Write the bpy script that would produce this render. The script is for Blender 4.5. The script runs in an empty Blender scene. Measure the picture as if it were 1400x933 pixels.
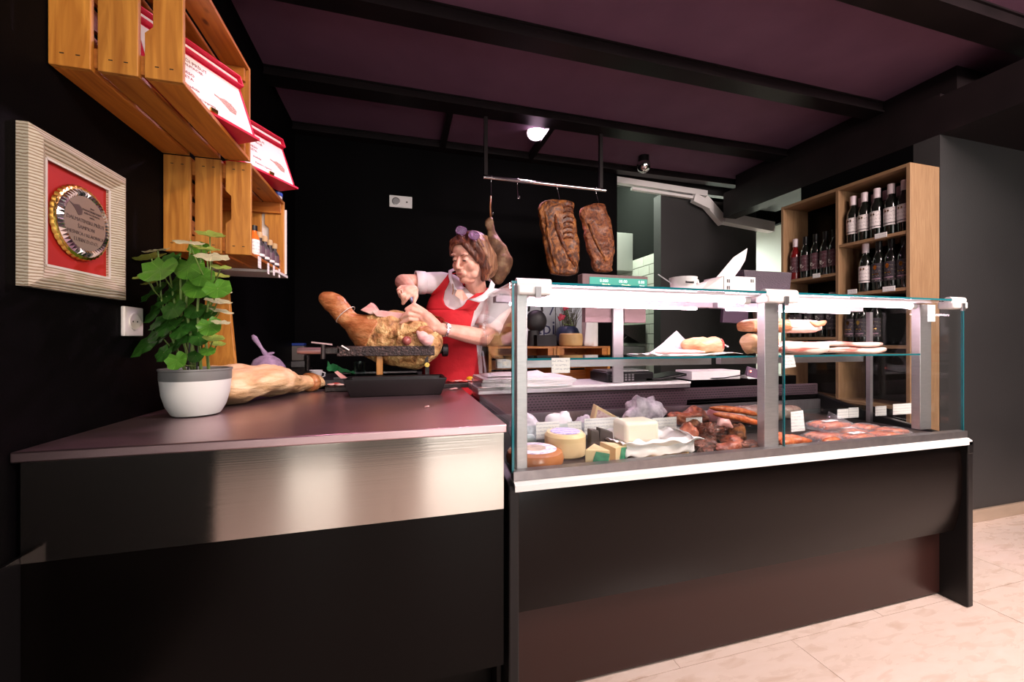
import bpy, bmesh, math, random
from mathutils import Vector as V, Matrix, noise
random.seed(7)
SC = bpy.context.scene
COL = SC.collection
PI = math.pi
# ------------------------------------------------------------------ camera, world, lights, exposure
YAW = 0.2677; CH = 1.04; FP = 543.0
FW = V((math.sin(YAW), math.cos(YAW), 0)); RT = V((math.cos(YAW), -math.sin(YAW), 0)); UP = V((0, 0, 1))
cam = bpy.data.cameras.new('camera'); cam.lens = FP / 1400 * 36; cam.sensor_width = 36; cam.clip_start = 0.02
camo = bpy.data.objects.new('camera', cam); COL.objects.link(camo)
camo.location = (0, 0, CH); camo.rotation_euler = (PI / 2, 0, -YAW); SC.camera = camo
w = bpy.data.worlds.new('world'); SC.world = w; w.use_nodes = True
w.node_tree.nodes['Background'].inputs[0].default_value = (0.55, 0.52, 0.6, 1)
w.node_tree.nodes['Background'].inputs[1].default_value = 0.01
SC.view_settings.view_transform = 'Standard'; SC.view_settings.look = 'None'
SC.view_settings.exposure = 0.0; SC.view_settings.gamma = 1.0; SC.view_settings.use_curve_mapping = False
SC.cycles.use_denoising = True; SC.cycles.transparent_max_bounces = 32; SC.cycles.max_bounces = 9
SC.cycles.sample_clamp_indirect = 6.0; SC.cycles.caustics_reflective = False; SC.cycles.caustics_refractive = False

def light(name, kind, loc, tgt, power, col, size=0.5, size_y=None, spot=None, blend=0.5):
    l = bpy.data.lights.new(name, kind); l.energy = power; l.color = col
    if kind == 'AREA':
        l.size = size
        if size_y: l.shape = 'RECTANGLE'; l.size_y = size_y
    else: l.shadow_soft_size = size
    if kind == 'SPOT': l.spot_size = spot; l.spot_blend = blend
    o = bpy.data.objects.new(name, l); COL.objects.link(o); o.location = loc
    d = V(tgt) - V(loc); o.rotation_euler = d.to_track_quat('-Z', 'Y').to_euler()
    return o
# ceiling lamps of the customer area (above and beside the viewer), shop window daylight behind the viewer
light('shop_ceiling_light', 'AREA', (2.6, -0.2, 2.5), (2.7, 0.6, 0), 185, (1.0, 0.82, 0.76), 1.6, 0.8)
light('shop_ceiling_light', 'AREA', (0.5, -1.0, 2.5), (0.2, 1.4, 0.9), 17, (1.0, 0.86, 0.76), 0.9, 0.4)
light('track_spot', 'SPOT', (0.75, -0.35, 2.35), (-0.55, 1.5, 1.5), 75, (1.0, 0.76, 0.52), 0.04, spot=0.75, blend=0.8)
light('track_spot', 'SPOT', (0.95, 0.3, 2.5), (-0.05, 1.95, 1.05), 120, (1.0, 0.80, 0.84), 0.05, spot=0.85, blend=0.8)
light('counter_spot', 'SPOT', (-0.25, 1.50, 2.56), (-0.2, 1.45, .8), 34, (1.0, 0.50, 0.72), 0.06, spot=1.5, blend=0.9)
light('kitchen_light', 'AREA', (2.05, 3.75, 2.8), (2.45, 4.3, 1.4), 38, (0.90, 1.0, 0.86), 0.8)
light('kitchen_light', 'AREA', (4.6, 4.2, 2.3), (4.9, 4.6, 0.8), 90, (0.93, 1.0, 0.90), 0.8)
light('grey_wall_light', 'AREA', (3.9, 0.2, 2.15), (3.6, 1.5, 1.5), 5, (0.9, 1.0, 0.92), 0.6)  # weak greenish area light aimed at the grey right wall

# ------------------------------------------------------------------ pixel helpers (1400 x 933)
def ray(u, v): return FW + RT * ((u - 700) / FP) + UP * ((466.5 - v) / FP)
CP = V((0, 0, CH))
def W(u, v, t): return CP + ray(u, v) * t
def onZ(u, v, z): r = ray(u, v); return CP + r * ((z - CH) / r.z)
def onY(u, v, y): r = ray(u, v); return CP + r * (y / r.y)
def onX(u, v, x): r = ray(u, v); return CP + r * (x / r.x)

# ------------------------------------------------------------------ materials
def nm(name):
    m = bpy.data.materials.new(name); m.use_nodes = True
    return m, m.node_tree.nodes, m.node_tree.links, m.node_tree.nodes['Principled BSDF']
def coords(N, L, scale=(1, 1, 1), kind='Object'):
    tc = N.new('ShaderNodeTexCoord'); mp = N.new('ShaderNodeMapping'); mp.inputs['Scale'].default_value = scale
    L.new(tc.outputs[kind], mp.inputs['Vector']); return mp.outputs['Vector']
def ramp(N, L, fac, stops):
    r = N.new('ShaderNodeValToRGB'); e = r.color_ramp.elements
    while len(e) < len(stops): e.new(0.5)
    for k, (p, c) in enumerate(stops): e[k].position = p; e[k].color = (*c[:3], 1)
    L.new(fac, r.inputs[0]); return r.outputs[0]
def pm(name, stops, scale=20, rough=0.5, metal=0.0, bump=0.0, stretch=(1, 1, 1), detail=5, dist=0.0, bscale=None, coat=0.0, spec=0.5, sss=0.0, rvar=0.0, trans=0.0):
    m, N, L, P = nm(name)
    if not isinstance(stops[0], (tuple, list)): stops = [(0, stops), (1, stops)]
    elif not isinstance(stops[0][1], (tuple, list)): stops = [(0.3, stops[0]), (0.7, stops[1])] if len(stops) == 2 else [(0.25 + 0.5 * i / (len(stops) - 1), s) for i, s in enumerate(stops)]
    vec = coords(N, L, stretch)
    n = N.new('ShaderNodeTexNoise'); n.inputs['Scale'].default_value = scale; n.inputs['Detail'].default_value = detail; n.inputs['Distortion'].default_value = dist
    L.new(vec, n.inputs['Vector'])
    L.new(ramp(N, L, n.outputs['Fac'], stops), P.inputs['Base Color'])
    P.inputs['Roughness'].default_value = rough; P.inputs['Metallic'].default_value = metal
    P.inputs['Specular IOR Level'].default_value = spec
    if coat: P.inputs['Coat Weight'].default_value = coat; P.inputs['Coat Roughness'].default_value = 0.15
    if trans: P.inputs['Transmission Weight'].default_value = trans
    if sss:
        P.inputs['Subsurface Weight'].default_value = sss; P.inputs['Subsurface Radius'].default_value = (0.02, 0.008, 0.005); P.inputs['Subsurface Scale'].default_value = 0.6
    if rvar:
        mr = N.new('ShaderNodeMapRange'); mr.inputs[3].default_value = rough - rvar; mr.inputs[4].default_value = rough + rvar
        L.new(n.outputs['Fac'], mr.inputs[0]); L.new(mr.outputs[0], P.inputs['Roughness'])
    if bump:
        b = N.new('ShaderNodeBump'); b.inputs['Strength'].default_value = min(1, bump); b.inputs['Distance'].default_value = 0.01 * max(1, bump)
        n2 = N.new('ShaderNodeTexNoise'); n2.inputs['Scale'].default_value = bscale or scale; n2.inputs['Detail'].default_value = 6; L.new(vec, n2.inputs['Vector'])
        L.new(n2.outputs['Fac'], b.inputs['Height']); L.new(b.outputs[0], P.inputs['Normal'])
    return m
def emis(name, c, s, base=(0.8, 0.8, 0.8)):
    m, N, L, P = nm(name); P.inputs['Base Color'].default_value = (*base, 1)
    P.inputs['Emission Color'].default_value = (*c, 1); P.inputs['Emission Strength'].default_value = s; return m
def thin(name, tint=(1, 1, 1), rough=0.0, ior=1.45, body=None, amount=0.0):
    m, N, L, P = nm(name); N.remove(P)
    out = N['Material Output']; t = N.new('ShaderNodeBsdfTransparent'); t.inputs[0].default_value = (*tint, 1)
    g = N.new('ShaderNodeBsdfGlossy'); g.inputs['Roughness'].default_value = rough
    lw = N.new('ShaderNodeLayerWeight'); lw.inputs[0].default_value = 0.5      # Schlick reflectance, the same on both faces
    pw = N.new('ShaderNodeMath'); pw.operation = 'POWER'; pw.inputs[1].default_value = 5; L.new(lw.outputs['Facing'], pw.inputs[0])
    r0 = ((ior - 1) / (ior + 1)) ** 2
    f = N.new('ShaderNodeMath'); f.operation = 'MULTIPLY_ADD'; f.inputs[1].default_value = 1 - r0; f.inputs[2].default_value = r0; L.new(pw.outputs[0], f.inputs[0])
    mx = N.new('ShaderNodeMixShader'); L.new(f.outputs[0], mx.inputs[0]); L.new(t.outputs[0], mx.inputs[1]); L.new(g.outputs[0], mx.inputs[2])
    res = mx.outputs[0]
    if body:
        d = N.new('ShaderNodeBsdfDiffuse'); d.inputs[0].default_value = (*body, 1)
        n = N.new('ShaderNodeTexNoise'); n.inputs['Scale'].default_value = 30; n.inputs['Detail'].default_value = 4
        L.new(coords(N, L), n.inputs['Vector'])
        mr = N.new('ShaderNodeMapRange'); mr.inputs[1].default_value = 0.3; mr.inputs[2].default_value = 0.7
        mr.inputs[3].default_value = amount * 0.5; mr.inputs[4].default_value = min(1, amount * 1.5); L.new(n.outputs['Fac'], mr.inputs[0])
        m2 = N.new('ShaderNodeMixShader'); L.new(mr.outputs[0], m2.inputs[0]); L.new(res, m2.inputs[1]); L.new(d.outputs[0], m2.inputs[2]); res = m2.outputs[0]
    L.new(res, out.inputs['Surface']); return m
def wood(name, c1, c2, axis, rough=0.45, knots=True, scale=1.0, coat=0.15):
    m, N, L, P = nm(name)
    st = [14 * scale] * 3; st[axis] = 1.2 * scale
    vec = coords(N, L, tuple(st))
    n = N.new('ShaderNodeTexNoise'); n.inputs['Scale'].default_value = 3.0; n.inputs['Detail'].default_value = 8; n.inputs['Distortion'].default_value = 1.2
    oi = N.new('ShaderNodeObjectInfo'); ad = N.new('ShaderNodeVectorMath'); ad.operation = 'ADD'
    sc = N.new('ShaderNodeVectorMath'); sc.operation = 'SCALE'; sc.inputs[3].default_value = 40
    cb = N.new('ShaderNodeCombineXYZ'); L.new(oi.outputs['Random'], cb.inputs[0]); L.new(oi.outputs['Random'], cb.inputs[1]); L.new(oi.outputs['Random'], cb.inputs[2])
    L.new(cb.outputs[0], sc.inputs[0]); L.new(vec, ad.inputs[0]); L.new(sc.outputs[0], ad.inputs[1]); L.new(ad.outputs[0], n.inputs['Vector'])
    c = ramp(N, L, n.outputs['Fac'], [(0.3, c1), (0.5, tuple((a + b) / 2 for a, b in zip(c1, c2))), (0.68, c2)])
    hs = N.new('ShaderNodeHueSaturation'); mr = N.new('ShaderNodeMapRange'); mr.inputs[3].default_value = 0.8; mr.inputs[4].default_value = 1.12
    L.new(oi.outputs['Random'], mr.inputs[0]); L.new(mr.outputs[0], hs.inputs['Value']); L.new(c, hs.inputs['Color']); c = hs.outputs[0]
    if knots:
        ks = [7, 7, 7]; ks[axis] = 3.5; kv = coords(N, L, tuple(ks))
        vo = N.new('ShaderNodeTexVoronoi'); vo.inputs['Scale'].default_value = 1.6; L.new(kv, vo.inputs['Vector'])
        kr = ramp(N, L, vo.outputs['Distance'], [(0.05, (0, 0, 0)), (0.11, (1, 1, 1))])
        mx = N.new('ShaderNodeMix'); mx.data_type = 'RGBA'; L.new(kr, mx.inputs[0]); mx.inputs[6].default_value = (c1[0] * 0.35, c1[1] * 0.28, c1[2] * 0.25, 1); L.new(c, mx.inputs[7]); c = mx.outputs[2]
    L.new(c, P.inputs['Base Color']); P.inputs['Roughness'].default_value = rough; P.inputs['Coat Weight'].default_value = coat; P.inputs['Coat Roughness'].default_value = 0.3
    b = N.new('ShaderNodeBump'); b.inputs['Strength'].default_value = 0.15; b.inputs['Distance'].default_value = 0.002; L.new(n.outputs['Fac'], b.inputs['Height']); L.new(b.outputs[0], P.inputs['Normal'])
    return m
def printed(name, base, ink, sx=260, sz=160, thr=0.55, axes='xz'):
    "paper with rows of small print"
    m, N, L, P = nm(name)
    tc = N.new('ShaderNodeTexCoord'); sep = N.new('ShaderNodeSeparateXYZ'); L.new(tc.outputs['Object'], sep.inputs[0])
    def out(a): return sep.outputs[{'x': 0, 'y': 1, 'z': 2}[a]]
    s = N.new('ShaderNodeMath'); s.operation = 'MULTIPLY'; s.inputs[1].default_value = sz * 4; L.new(out(axes[1]), s.inputs[0])
    si = N.new('ShaderNodeMath'); si.operation = 'SINE'; L.new(s.outputs[0], si.inputs[0])
    g = N.new('ShaderNodeMath'); g.operation = 'GREATER_THAN'; g.inputs[1].default_value = 0.35; L.new(si.outputs[0], g.inputs[0])
    n = N.new('ShaderNodeTexNoise'); n.inputs['Scale'].default_value = 1; n.inputs['Detail'].default_value = 1
    st = [sx, sx, sx]; L.new(coords(N, L, tuple(st)), n.inputs['Vector'])
    g2 = N.new('ShaderNodeMath'); g2.operation = 'GREATER_THAN'; g2.inputs[1].default_value = thr; L.new(n.outputs['Fac'], g2.inputs[0])
    mu = N.new('ShaderNodeMath'); mu.operation = 'MULTIPLY'; L.new(g.outputs[0], mu.inputs[0]); L.new(g2.outputs[0], mu.inputs[1])
    mx = N.new('ShaderNodeMix'); mx.data_type = 'RGBA'; L.new(mu.outputs[0], mx.inputs[0]); mx.inputs[6].default_value = (*base, 1); mx.inputs[7].default_value = (*ink, 1)
    L.new(mx.outputs[2], P.inputs['Base Color']); P.inputs['Roughness'].default_value = 0.6; return m

MT = {}
MT['black_wall'] = pm('black_wall_paint', [(0.3, (0.0012, 0.0010, 0.0013)), (0.7, (0.0020, 0.0017, 0.0022))], 3, 0.6, bump=0.08, bscale=160, spec=0.04)
MT['grey_wall'] = pm('dark_grey_wall_paint', [(0.3, (0.027, 0.0255, 0.0265)), (0.7, (0.034, 0.032, 0.033))], 2.5, 0.45, bump=0.08, bscale=120)
MT['ceiling'] = pm('ceiling_paint_purple_glow', [(0.3, (0.13, 0.062, 0.105)), (0.7, (0.155, 0.076, 0.125))], 4, 0.8, bump=0.1, bscale=120, spec=0.2)  # dark ceiling, purple glow of the case lamps put into its colour
MT['beam'] = pm('black_steel_beam_paint', [(0.3, (0.007, 0.005, 0.0055)), (0.7, (0.012, 0.008, 0.009))], 6, 0.4, spec=.2)
MT['black_panel'] = pm('black_counter_laminate', [(0.3, (0.0016, 0.0010, 0.0009)), (0.7, (0.0022, 0.0015, 0.0013))], 5, 0.25, bump=0.02, bscale=300, rvar=0.03, spec=0.13)
MT['black_plastic'] = pm('black_plastic', (0.006, 0.0055, 0.006), 20, 0.35, spec=.3)
MT['black_metal'] = pm('black_metal', [(0.3, (0.02, 0.018, 0.018)), (0.7, (0.05, 0.04, 0.038))], 60, 0.4, 0.7, bump=0.2)
MT['alu'] = pm('brushed_aluminium', [(0.3, (0.46, 0.45, 0.46)), (0.7, (0.53, 0.51, 0.52))], 30, 0.38, 0.75, stretch=(1, 1, 8))
MT['alu_dark'] = pm('dull_grey_metal', [(0.3, (0.30, 0.29, 0.30)), (0.7, (0.38, 0.36, 0.37))], 30, 0.35, 0.9)
MT['chrome'] = pm('chrome', (0.75, 0.73, 0.75), 10, 0.12, 1.0)
MT['white_plastic'] = pm('white_plastic', (0.80, 0.79, 0.78), 10, 0.35)
MT['white_trim'] = pm('white_trim', (0.86, 0.85, 0.84), 10, 0.3)
MT['offwhite'] = pm('offwhite_paint', [(0.3, (0.66, 0.64, 0.60)), (0.7, (0.72, 0.70, 0.66))], 8, 0.5)
MT['trunk'] = pm('trunking_white', (0.90, 0.86, 0.86), 8, 0.5)
MT['kitchen_white'] = pm('kitchen_white_paint', (0.72, 0.74, 0.70), 8, 0.5)
MT['tile'] = pm('cream_glazed_tile', [(0.3, (0.62, 0.64, 0.56)), (0.7, (0.68, 0.70, 0.62))], 5, 0.18, rvar=0.05)
MT['grout'] = pm('dark_grout', (0.10, 0.10, 0.09), 40, 0.9)
MT['travertine'] = pm('pinkish_travertine', [(0.28, (0.66, 0.50, 0.41)), (0.42, (0.76, 0.61, 0.53)), (0.75, (0.82, 0.68, 0.61))], 9, 0.28, stretch=(1, 3.5, 1), detail=9, dist=0.6, bump=0.05, rvar=0.06)
MT['stone_plinth'] = pm('beige_stone_skirting', [(0.3, (0.42, 0.31, 0.23)), (0.7, (0.50, 0.38, 0.29))], 8, 0.4, stretch=(1, 1, 4))
MT['glass'] = thin('clear_glass', (0.985, 0.995, 0.99))
MT['glass_edge'] = pm('teal_glass_edge', (0.01, 0.16, 0.19), 10, 0.1, coat=0.5)
MT['glass_shelf'] = thin('shelf_glass', (0.90, 0.97, 0.96))
MT['film'] = thin('clear_plastic_film', (0.98, 0.97, 0.98), 0.12, 1.5, (0.85, 0.78, 0.83), 0.10)
MT['film_dense'] = thin('milky_plastic_film', (0.95, 0.92, 0.95), 0.2, 1.45, (0.88, 0.80, 0.87), 0.66)
MT['purple_bag'] = thin('purplish_plastic_bag', (0.9, 0.8, 0.95), 0.2, 1.45, (0.42, 0.30, 0.46), 0.75)
MT['paper'] = pm('white_butcher_paper', [(0.3, (0.84, 0.80, 0.80)), (0.7, (0.90, 0.87, 0.86))], 6, 0.6, sss=0.05)
MT['tag'] = printed('handwritten_price_tag', (0.82, 0.82, 0.80), (0.50, 0.52, 0.56), 300, 130, 0.5)
MT['tagx'] = printed('handwritten_price_tag_side', (0.82, 0.82, 0.80), (0.55, 0.52, 0.58), 300, 130, 0.5)
MT['crate_z'] = wood('varnished_pine_upright', (0.33, 0.115, 0.016), (0.58, 0.26, 0.045), 2)
MT['crate_y'] = wood('varnished_pine_lengthwise', (0.32, 0.090, 0.012), (0.54, 0.20, 0.030), 1)
MT['crate_x'] = wood('varnished_pine_crosswise', (0.32, 0.090, 0.012), (0.54, 0.20, 0.030), 0)
MT['oak_z'] = wood('pale_oak_upright', (0.24, 0.135, 0.068), (0.33, 0.20, 0.105), 2, 0.5, False, 1.6, 0.0)
MT['oak_y'] = wood('pale_oak_lengthwise', (0.24, 0.135, 0.068), (0.33, 0.20, 0.105), 1, 0.5, False, 1.6, 0.0)
MT['red_cloth'] = pm('red_apron_cloth', [(0.3, (0.55, 0.010, 0.018)), (0.7, (0.66, 0.016, 0.026))], 14, 0.75, bump=0.25, bscale=30)
MT['white_cloth'] = pm('white_polo_cloth', [(0.3, (0.74, 0.70, 0.71)), (0.7, (0.82, 0.78, 0.79))], 12, 0.8, bump=0.35, bscale=18)
MT['trousers'] = pm('dark_trouser_cloth', (0.02, 0.02, 0.025), 30, 0.8)
MT['skin'] = pm('skin', [(0.3, (0.66, 0.33, 0.24)), (0.55, (0.76, 0.43, 0.32)), (0.75, (0.80, 0.47, 0.37))], 22, 0.45, bump=0.08, bscale=120, sss=0.15)
MT['lips'] = pm('lips', (0.56, 0.19, 0.16), 30, 0.45)
MT['hair'] = pm('auburn_hair', [(0.3, (0.022, 0.006, 0.004)), (0.5, (0.085, 0.022, 0.010)), (0.72, (0.26, 0.085, 0.038))], 7, 0.35, stretch=(9, 9, 1.2), detail=6, dist=0.5, bump=0.8, bscale=14)
MT['hair_lit'] = pm('lit_brown_hair', [(0.3, (0.09, 0.032, 0.015)), (0.5, (0.22, 0.095, 0.045)), (0.72, (0.42, 0.22, 0.12))], 7, 0.35, stretch=(9, 9, 1.2), detail=6, dist=0.5, bump=0.8, bscale=14)  # same hair on its lit side, the light put into the colour
MT['dark'] = pm('near_black', (0.012, 0.01, 0.01), 10, 0.4)
MT['gold'] = pm('gold_metal', (0.75, 0.48, 0.12), 20, 0.2, 1.0)
MT['lens'] = thin('purple_lens', (0.70, 0.55, 0.75), 0.02, 1.9, (0.42, 0.30, 0.46), 0.28)
MT['ham_rind'] = pm('orange_brown_ham_rind', [(0.25, (0.20, 0.055, 0.018)), (0.5, (0.42, 0.15, 0.05)), (0.75, (0.60, 0.30, 0.13))], 16, 0.4, bump=0.7, bscale=28, stretch=(1, 1, 2), coat=0.25, dist=0.6)
MT['ham_cured'] = pm('golden_mottled_cured_surface', [(0.30, (0.10, 0.035, 0.012)), (0.42, (0.42, 0.20, 0.07)), (0.56, (0.66, 0.42, 0.17)), (0.72, (0.80, 0.60, 0.32))], 17, 0.5, bump=2.0, bscale=34, detail=8, dist=0.8)
MT['ham_pale'] = pm('pale_cured_ham_skin', [(0.25, (0.34, 0.17, 0.07)), (0.42, (0.62, 0.38, 0.19)), (0.6, (0.78, 0.55, 0.33)), (0.8, (0.86, 0.68, 0.47))], 9, 0.5, bump=1.0, bscale=18, detail=8, stretch=(1.2, 0.6, 3), dist=0.8)
MT['pink_meat'] = pm('pink_cut_meat', [(0.35, (0.72, 0.30, 0.30)), (0.55, (0.82, 0.50, 0.46)), (0.7, (0.86, 0.68, 0.62))], 12, 0.35, stretch=(1, 1, 3))
MT['red_meat'] = pm('deep_red_cut_meat', [(0.35, (0.50, 0.04, 0.04)), (0.6, (0.66, 0.10, 0.08)), (0.8, (0.80, 0.35, 0.30))], 30, 0.35)
MT['smoked'] = pm('dark_smoked_meat', [(0.25, (0.035, 0.010, 0.004)), (0.45, (0.14, 0.040, 0.012)), (0.58, (0.42, 0.14, 0.03)), (0.74, (0.66, 0.28, 0.08))], 13, 0.45, stretch=(1.4, 1.4, 1.0), bump=1.6, bscale=34, detail=10, dist=1.8, coat=0.08)
MT['smoked_red'] = pm('reddish_smoked_meat', [(0.28, (0.05, 0.014, 0.007)), (0.5, (0.24, 0.065, 0.022)), (0.72, (0.52, 0.19, 0.06))], 22, 0.45, bump=1.5, bscale=50, detail=9, dist=1.5, coat=0.08)
MT['pile'] = pm('dark_red_brown_smoked_meat', [(0.3, (0.022, 0.006, 0.004)), (0.5, (0.12, 0.026, 0.011)), (0.72, (0.34, 0.10, 0.045))], 38, 0.4, bump=1.4, bscale=60, detail=9, dist=1.6, coat=0.15, stretch=(1, 2, 2.5))
MT['rib_meat'] = pm('rosy_smoked_rib', [(0.3, (0.08, 0.016, 0.008)), (0.5, (0.34, 0.07, 0.028)), (0.75, (0.66, 0.24, 0.12))], 30, 0.35, bump=1.0, bscale=50, detail=8, dist=0.8, coat=0.3)
MT['sausage'] = pm('orange_red_sausage', [(0.3, (0.36, 0.055, 0.012)), (0.55, (0.60, 0.13, 0.03)), (0.75, (0.74, 0.26, 0.09))], 60, 0.35, bump=0.5, bscale=90, coat=0.3)
MT['bacon_cut'] = pm('striped_bacon_cut', [(0.36, (0.62, 0.16, 0.12)), (0.44, (0.84, 0.58, 0.50)), (0.6, (0.88, 0.74, 0.66)), (0.72, (0.78, 0.46, 0.38))], 3.2, 0.4, stretch=(1.2, 1, 20), detail=4, dist=0.9)
MT['bacon_rind'] = pm('tan_bacon_rind', [(0.3, (0.30, 0.10, 0.035)), (0.55, (0.62, 0.28, 0.12)), (0.75, (0.78, 0.48, 0.30))], 14, 0.4, bump=0.5, bscale=40, stretch=(1, 1, 4))
MT['cheese_yellow'] = pm('pale_yellow_cheese', [(0.3, (0.76, 0.56, 0.28)), (0.7, (0.84, 0.68, 0.40))], 10, 0.45, bump=0.1, sss=0.1)
MT['cheese_cream'] = pm('cream_cheese_block', [(0.3, (0.84, 0.76, 0.58)), (0.7, (0.88, 0.82, 0.68))], 8, 0.45, sss=0.1)
MT['cheese_brown'] = pm('reddish_brown_cheese_rind', [(0.3, (0.36, 0.10, 0.03)), (0.7, (0.54, 0.20, 0.06))], 10, 0.25, coat=0.4)
MT['cheese_dark'] = pm('dark_cheese_rind', (0.045, 0.03, 0.025), 30, 0.5)
MT['cheese_wheel'] = pm('amber_cheese_wheel_rind', [(0.3, (0.56, 0.33, 0.12)), (0.7, (0.68, 0.44, 0.19))], 20, 0.5, bump=0.1)
MT['label_white'] = printed('white_round_cheese_label', (0.80, 0.76, 0.82), (0.45, 0.38, 0.55), 90, 45, 0.5, 'xy')
MT['label_beige'] = pm('beige_label_emblem', [(0.4, (0.45, 0.36, 0.30)), (0.6, (0.62, 0.50, 0.36))], 40, 0.5)
MT['label_green'] = pm('green_cheese_label', [(0.35, (0.012, 0.20, 0.10)), (0.65, (0.03, 0.33, 0.18))], 40, 0.4)
MT['label_violet'] = printed('violet_print_label', (0.62, 0.58, 0.80), (0.30, 0.24, 0.55), 200, 60, 0.45, 'xy')
MT['gold_card'] = pm('gold_cardboard', (0.66, 0.42, 0.14), 10, 0.35, 0.3)
MT['steel_inner'] = pm('case_stainless', [(0.3, (0.52, 0.47, 0.50)), (0.7, (0.60, 0.55, 0.58))], 20, 0.32, 0.85, stretch=(8, 1, 1))
MT['lampwhite'] = pm('mauve_white_lamp_housing', (0.55, 0.47, 0.52), 10, 0.45)
# brushed steel with fine horizontal grain (used for worktop, apron)
def brushed(name, col, rough, aniso, scalev):
    m, N, L, P = nm(name); P.inputs['Metallic'].default_value = 1.0; P.inputs['Base Color'].default_value = (*col, 1)
    vec = coords(N, L, scalev); n = N.new('ShaderNodeTexNoise'); n.inputs['Scale'].default_value = 1.0; n.inputs['Detail'].default_value = 6; L.new(vec, n.inputs['Vector'])
    mr = N.new('ShaderNodeMapRange'); mr.inputs[3].default_value = rough - 0.05; mr.inputs[4].default_value = rough + 0.06; L.new(n.outputs['Fac'], mr.inputs[0]); L.new(mr.outputs[0], P.inputs['Roughness'])
    n2 = N.new('ShaderNodeTexNoise'); n2.inputs['Scale'].default_value = 2.2; n2.inputs['Detail'].default_value = 1; L.new(coords(N, L), n2.inputs['Vector'])
    ad = N.new('ShaderNodeMath'); ad.operation = 'MULTIPLY_ADD'; L.new(n2.outputs['Fac'], ad.inputs[0]); ad.inputs[1].default_value = 14.0; L.new(n.outputs['Fac'], ad.inputs[2])
    b = N.new('ShaderNodeBump'); b.inputs['Strength'].default_value = 0.05; b.inputs['Distance'].default_value = 0.0012; L.new(ad.outputs[0], b.inputs['Height']); L.new(b.outputs[0], P.inputs['Normal'])
    P.inputs['Anisotropic'].default_value = aniso
    tg = N.new('ShaderNodeCombineXYZ'); tg.inputs[2].default_value = 1.0; L.new(tg.outputs[0], P.inputs['Tangent'])
    return m
MT['apron_steel'] = brushed('brushed_stainless_apron', (0.60, 0.55, 0.50), 0.10, 0.9, (2, 2, 420))
MT['top_steel'] = brushed('worn_stainless_worktop', (0.62, 0.43, 0.45), 0.34, 0.0, (3, 260, 3))  # pink light falling on the steel is put into the base tint

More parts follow.
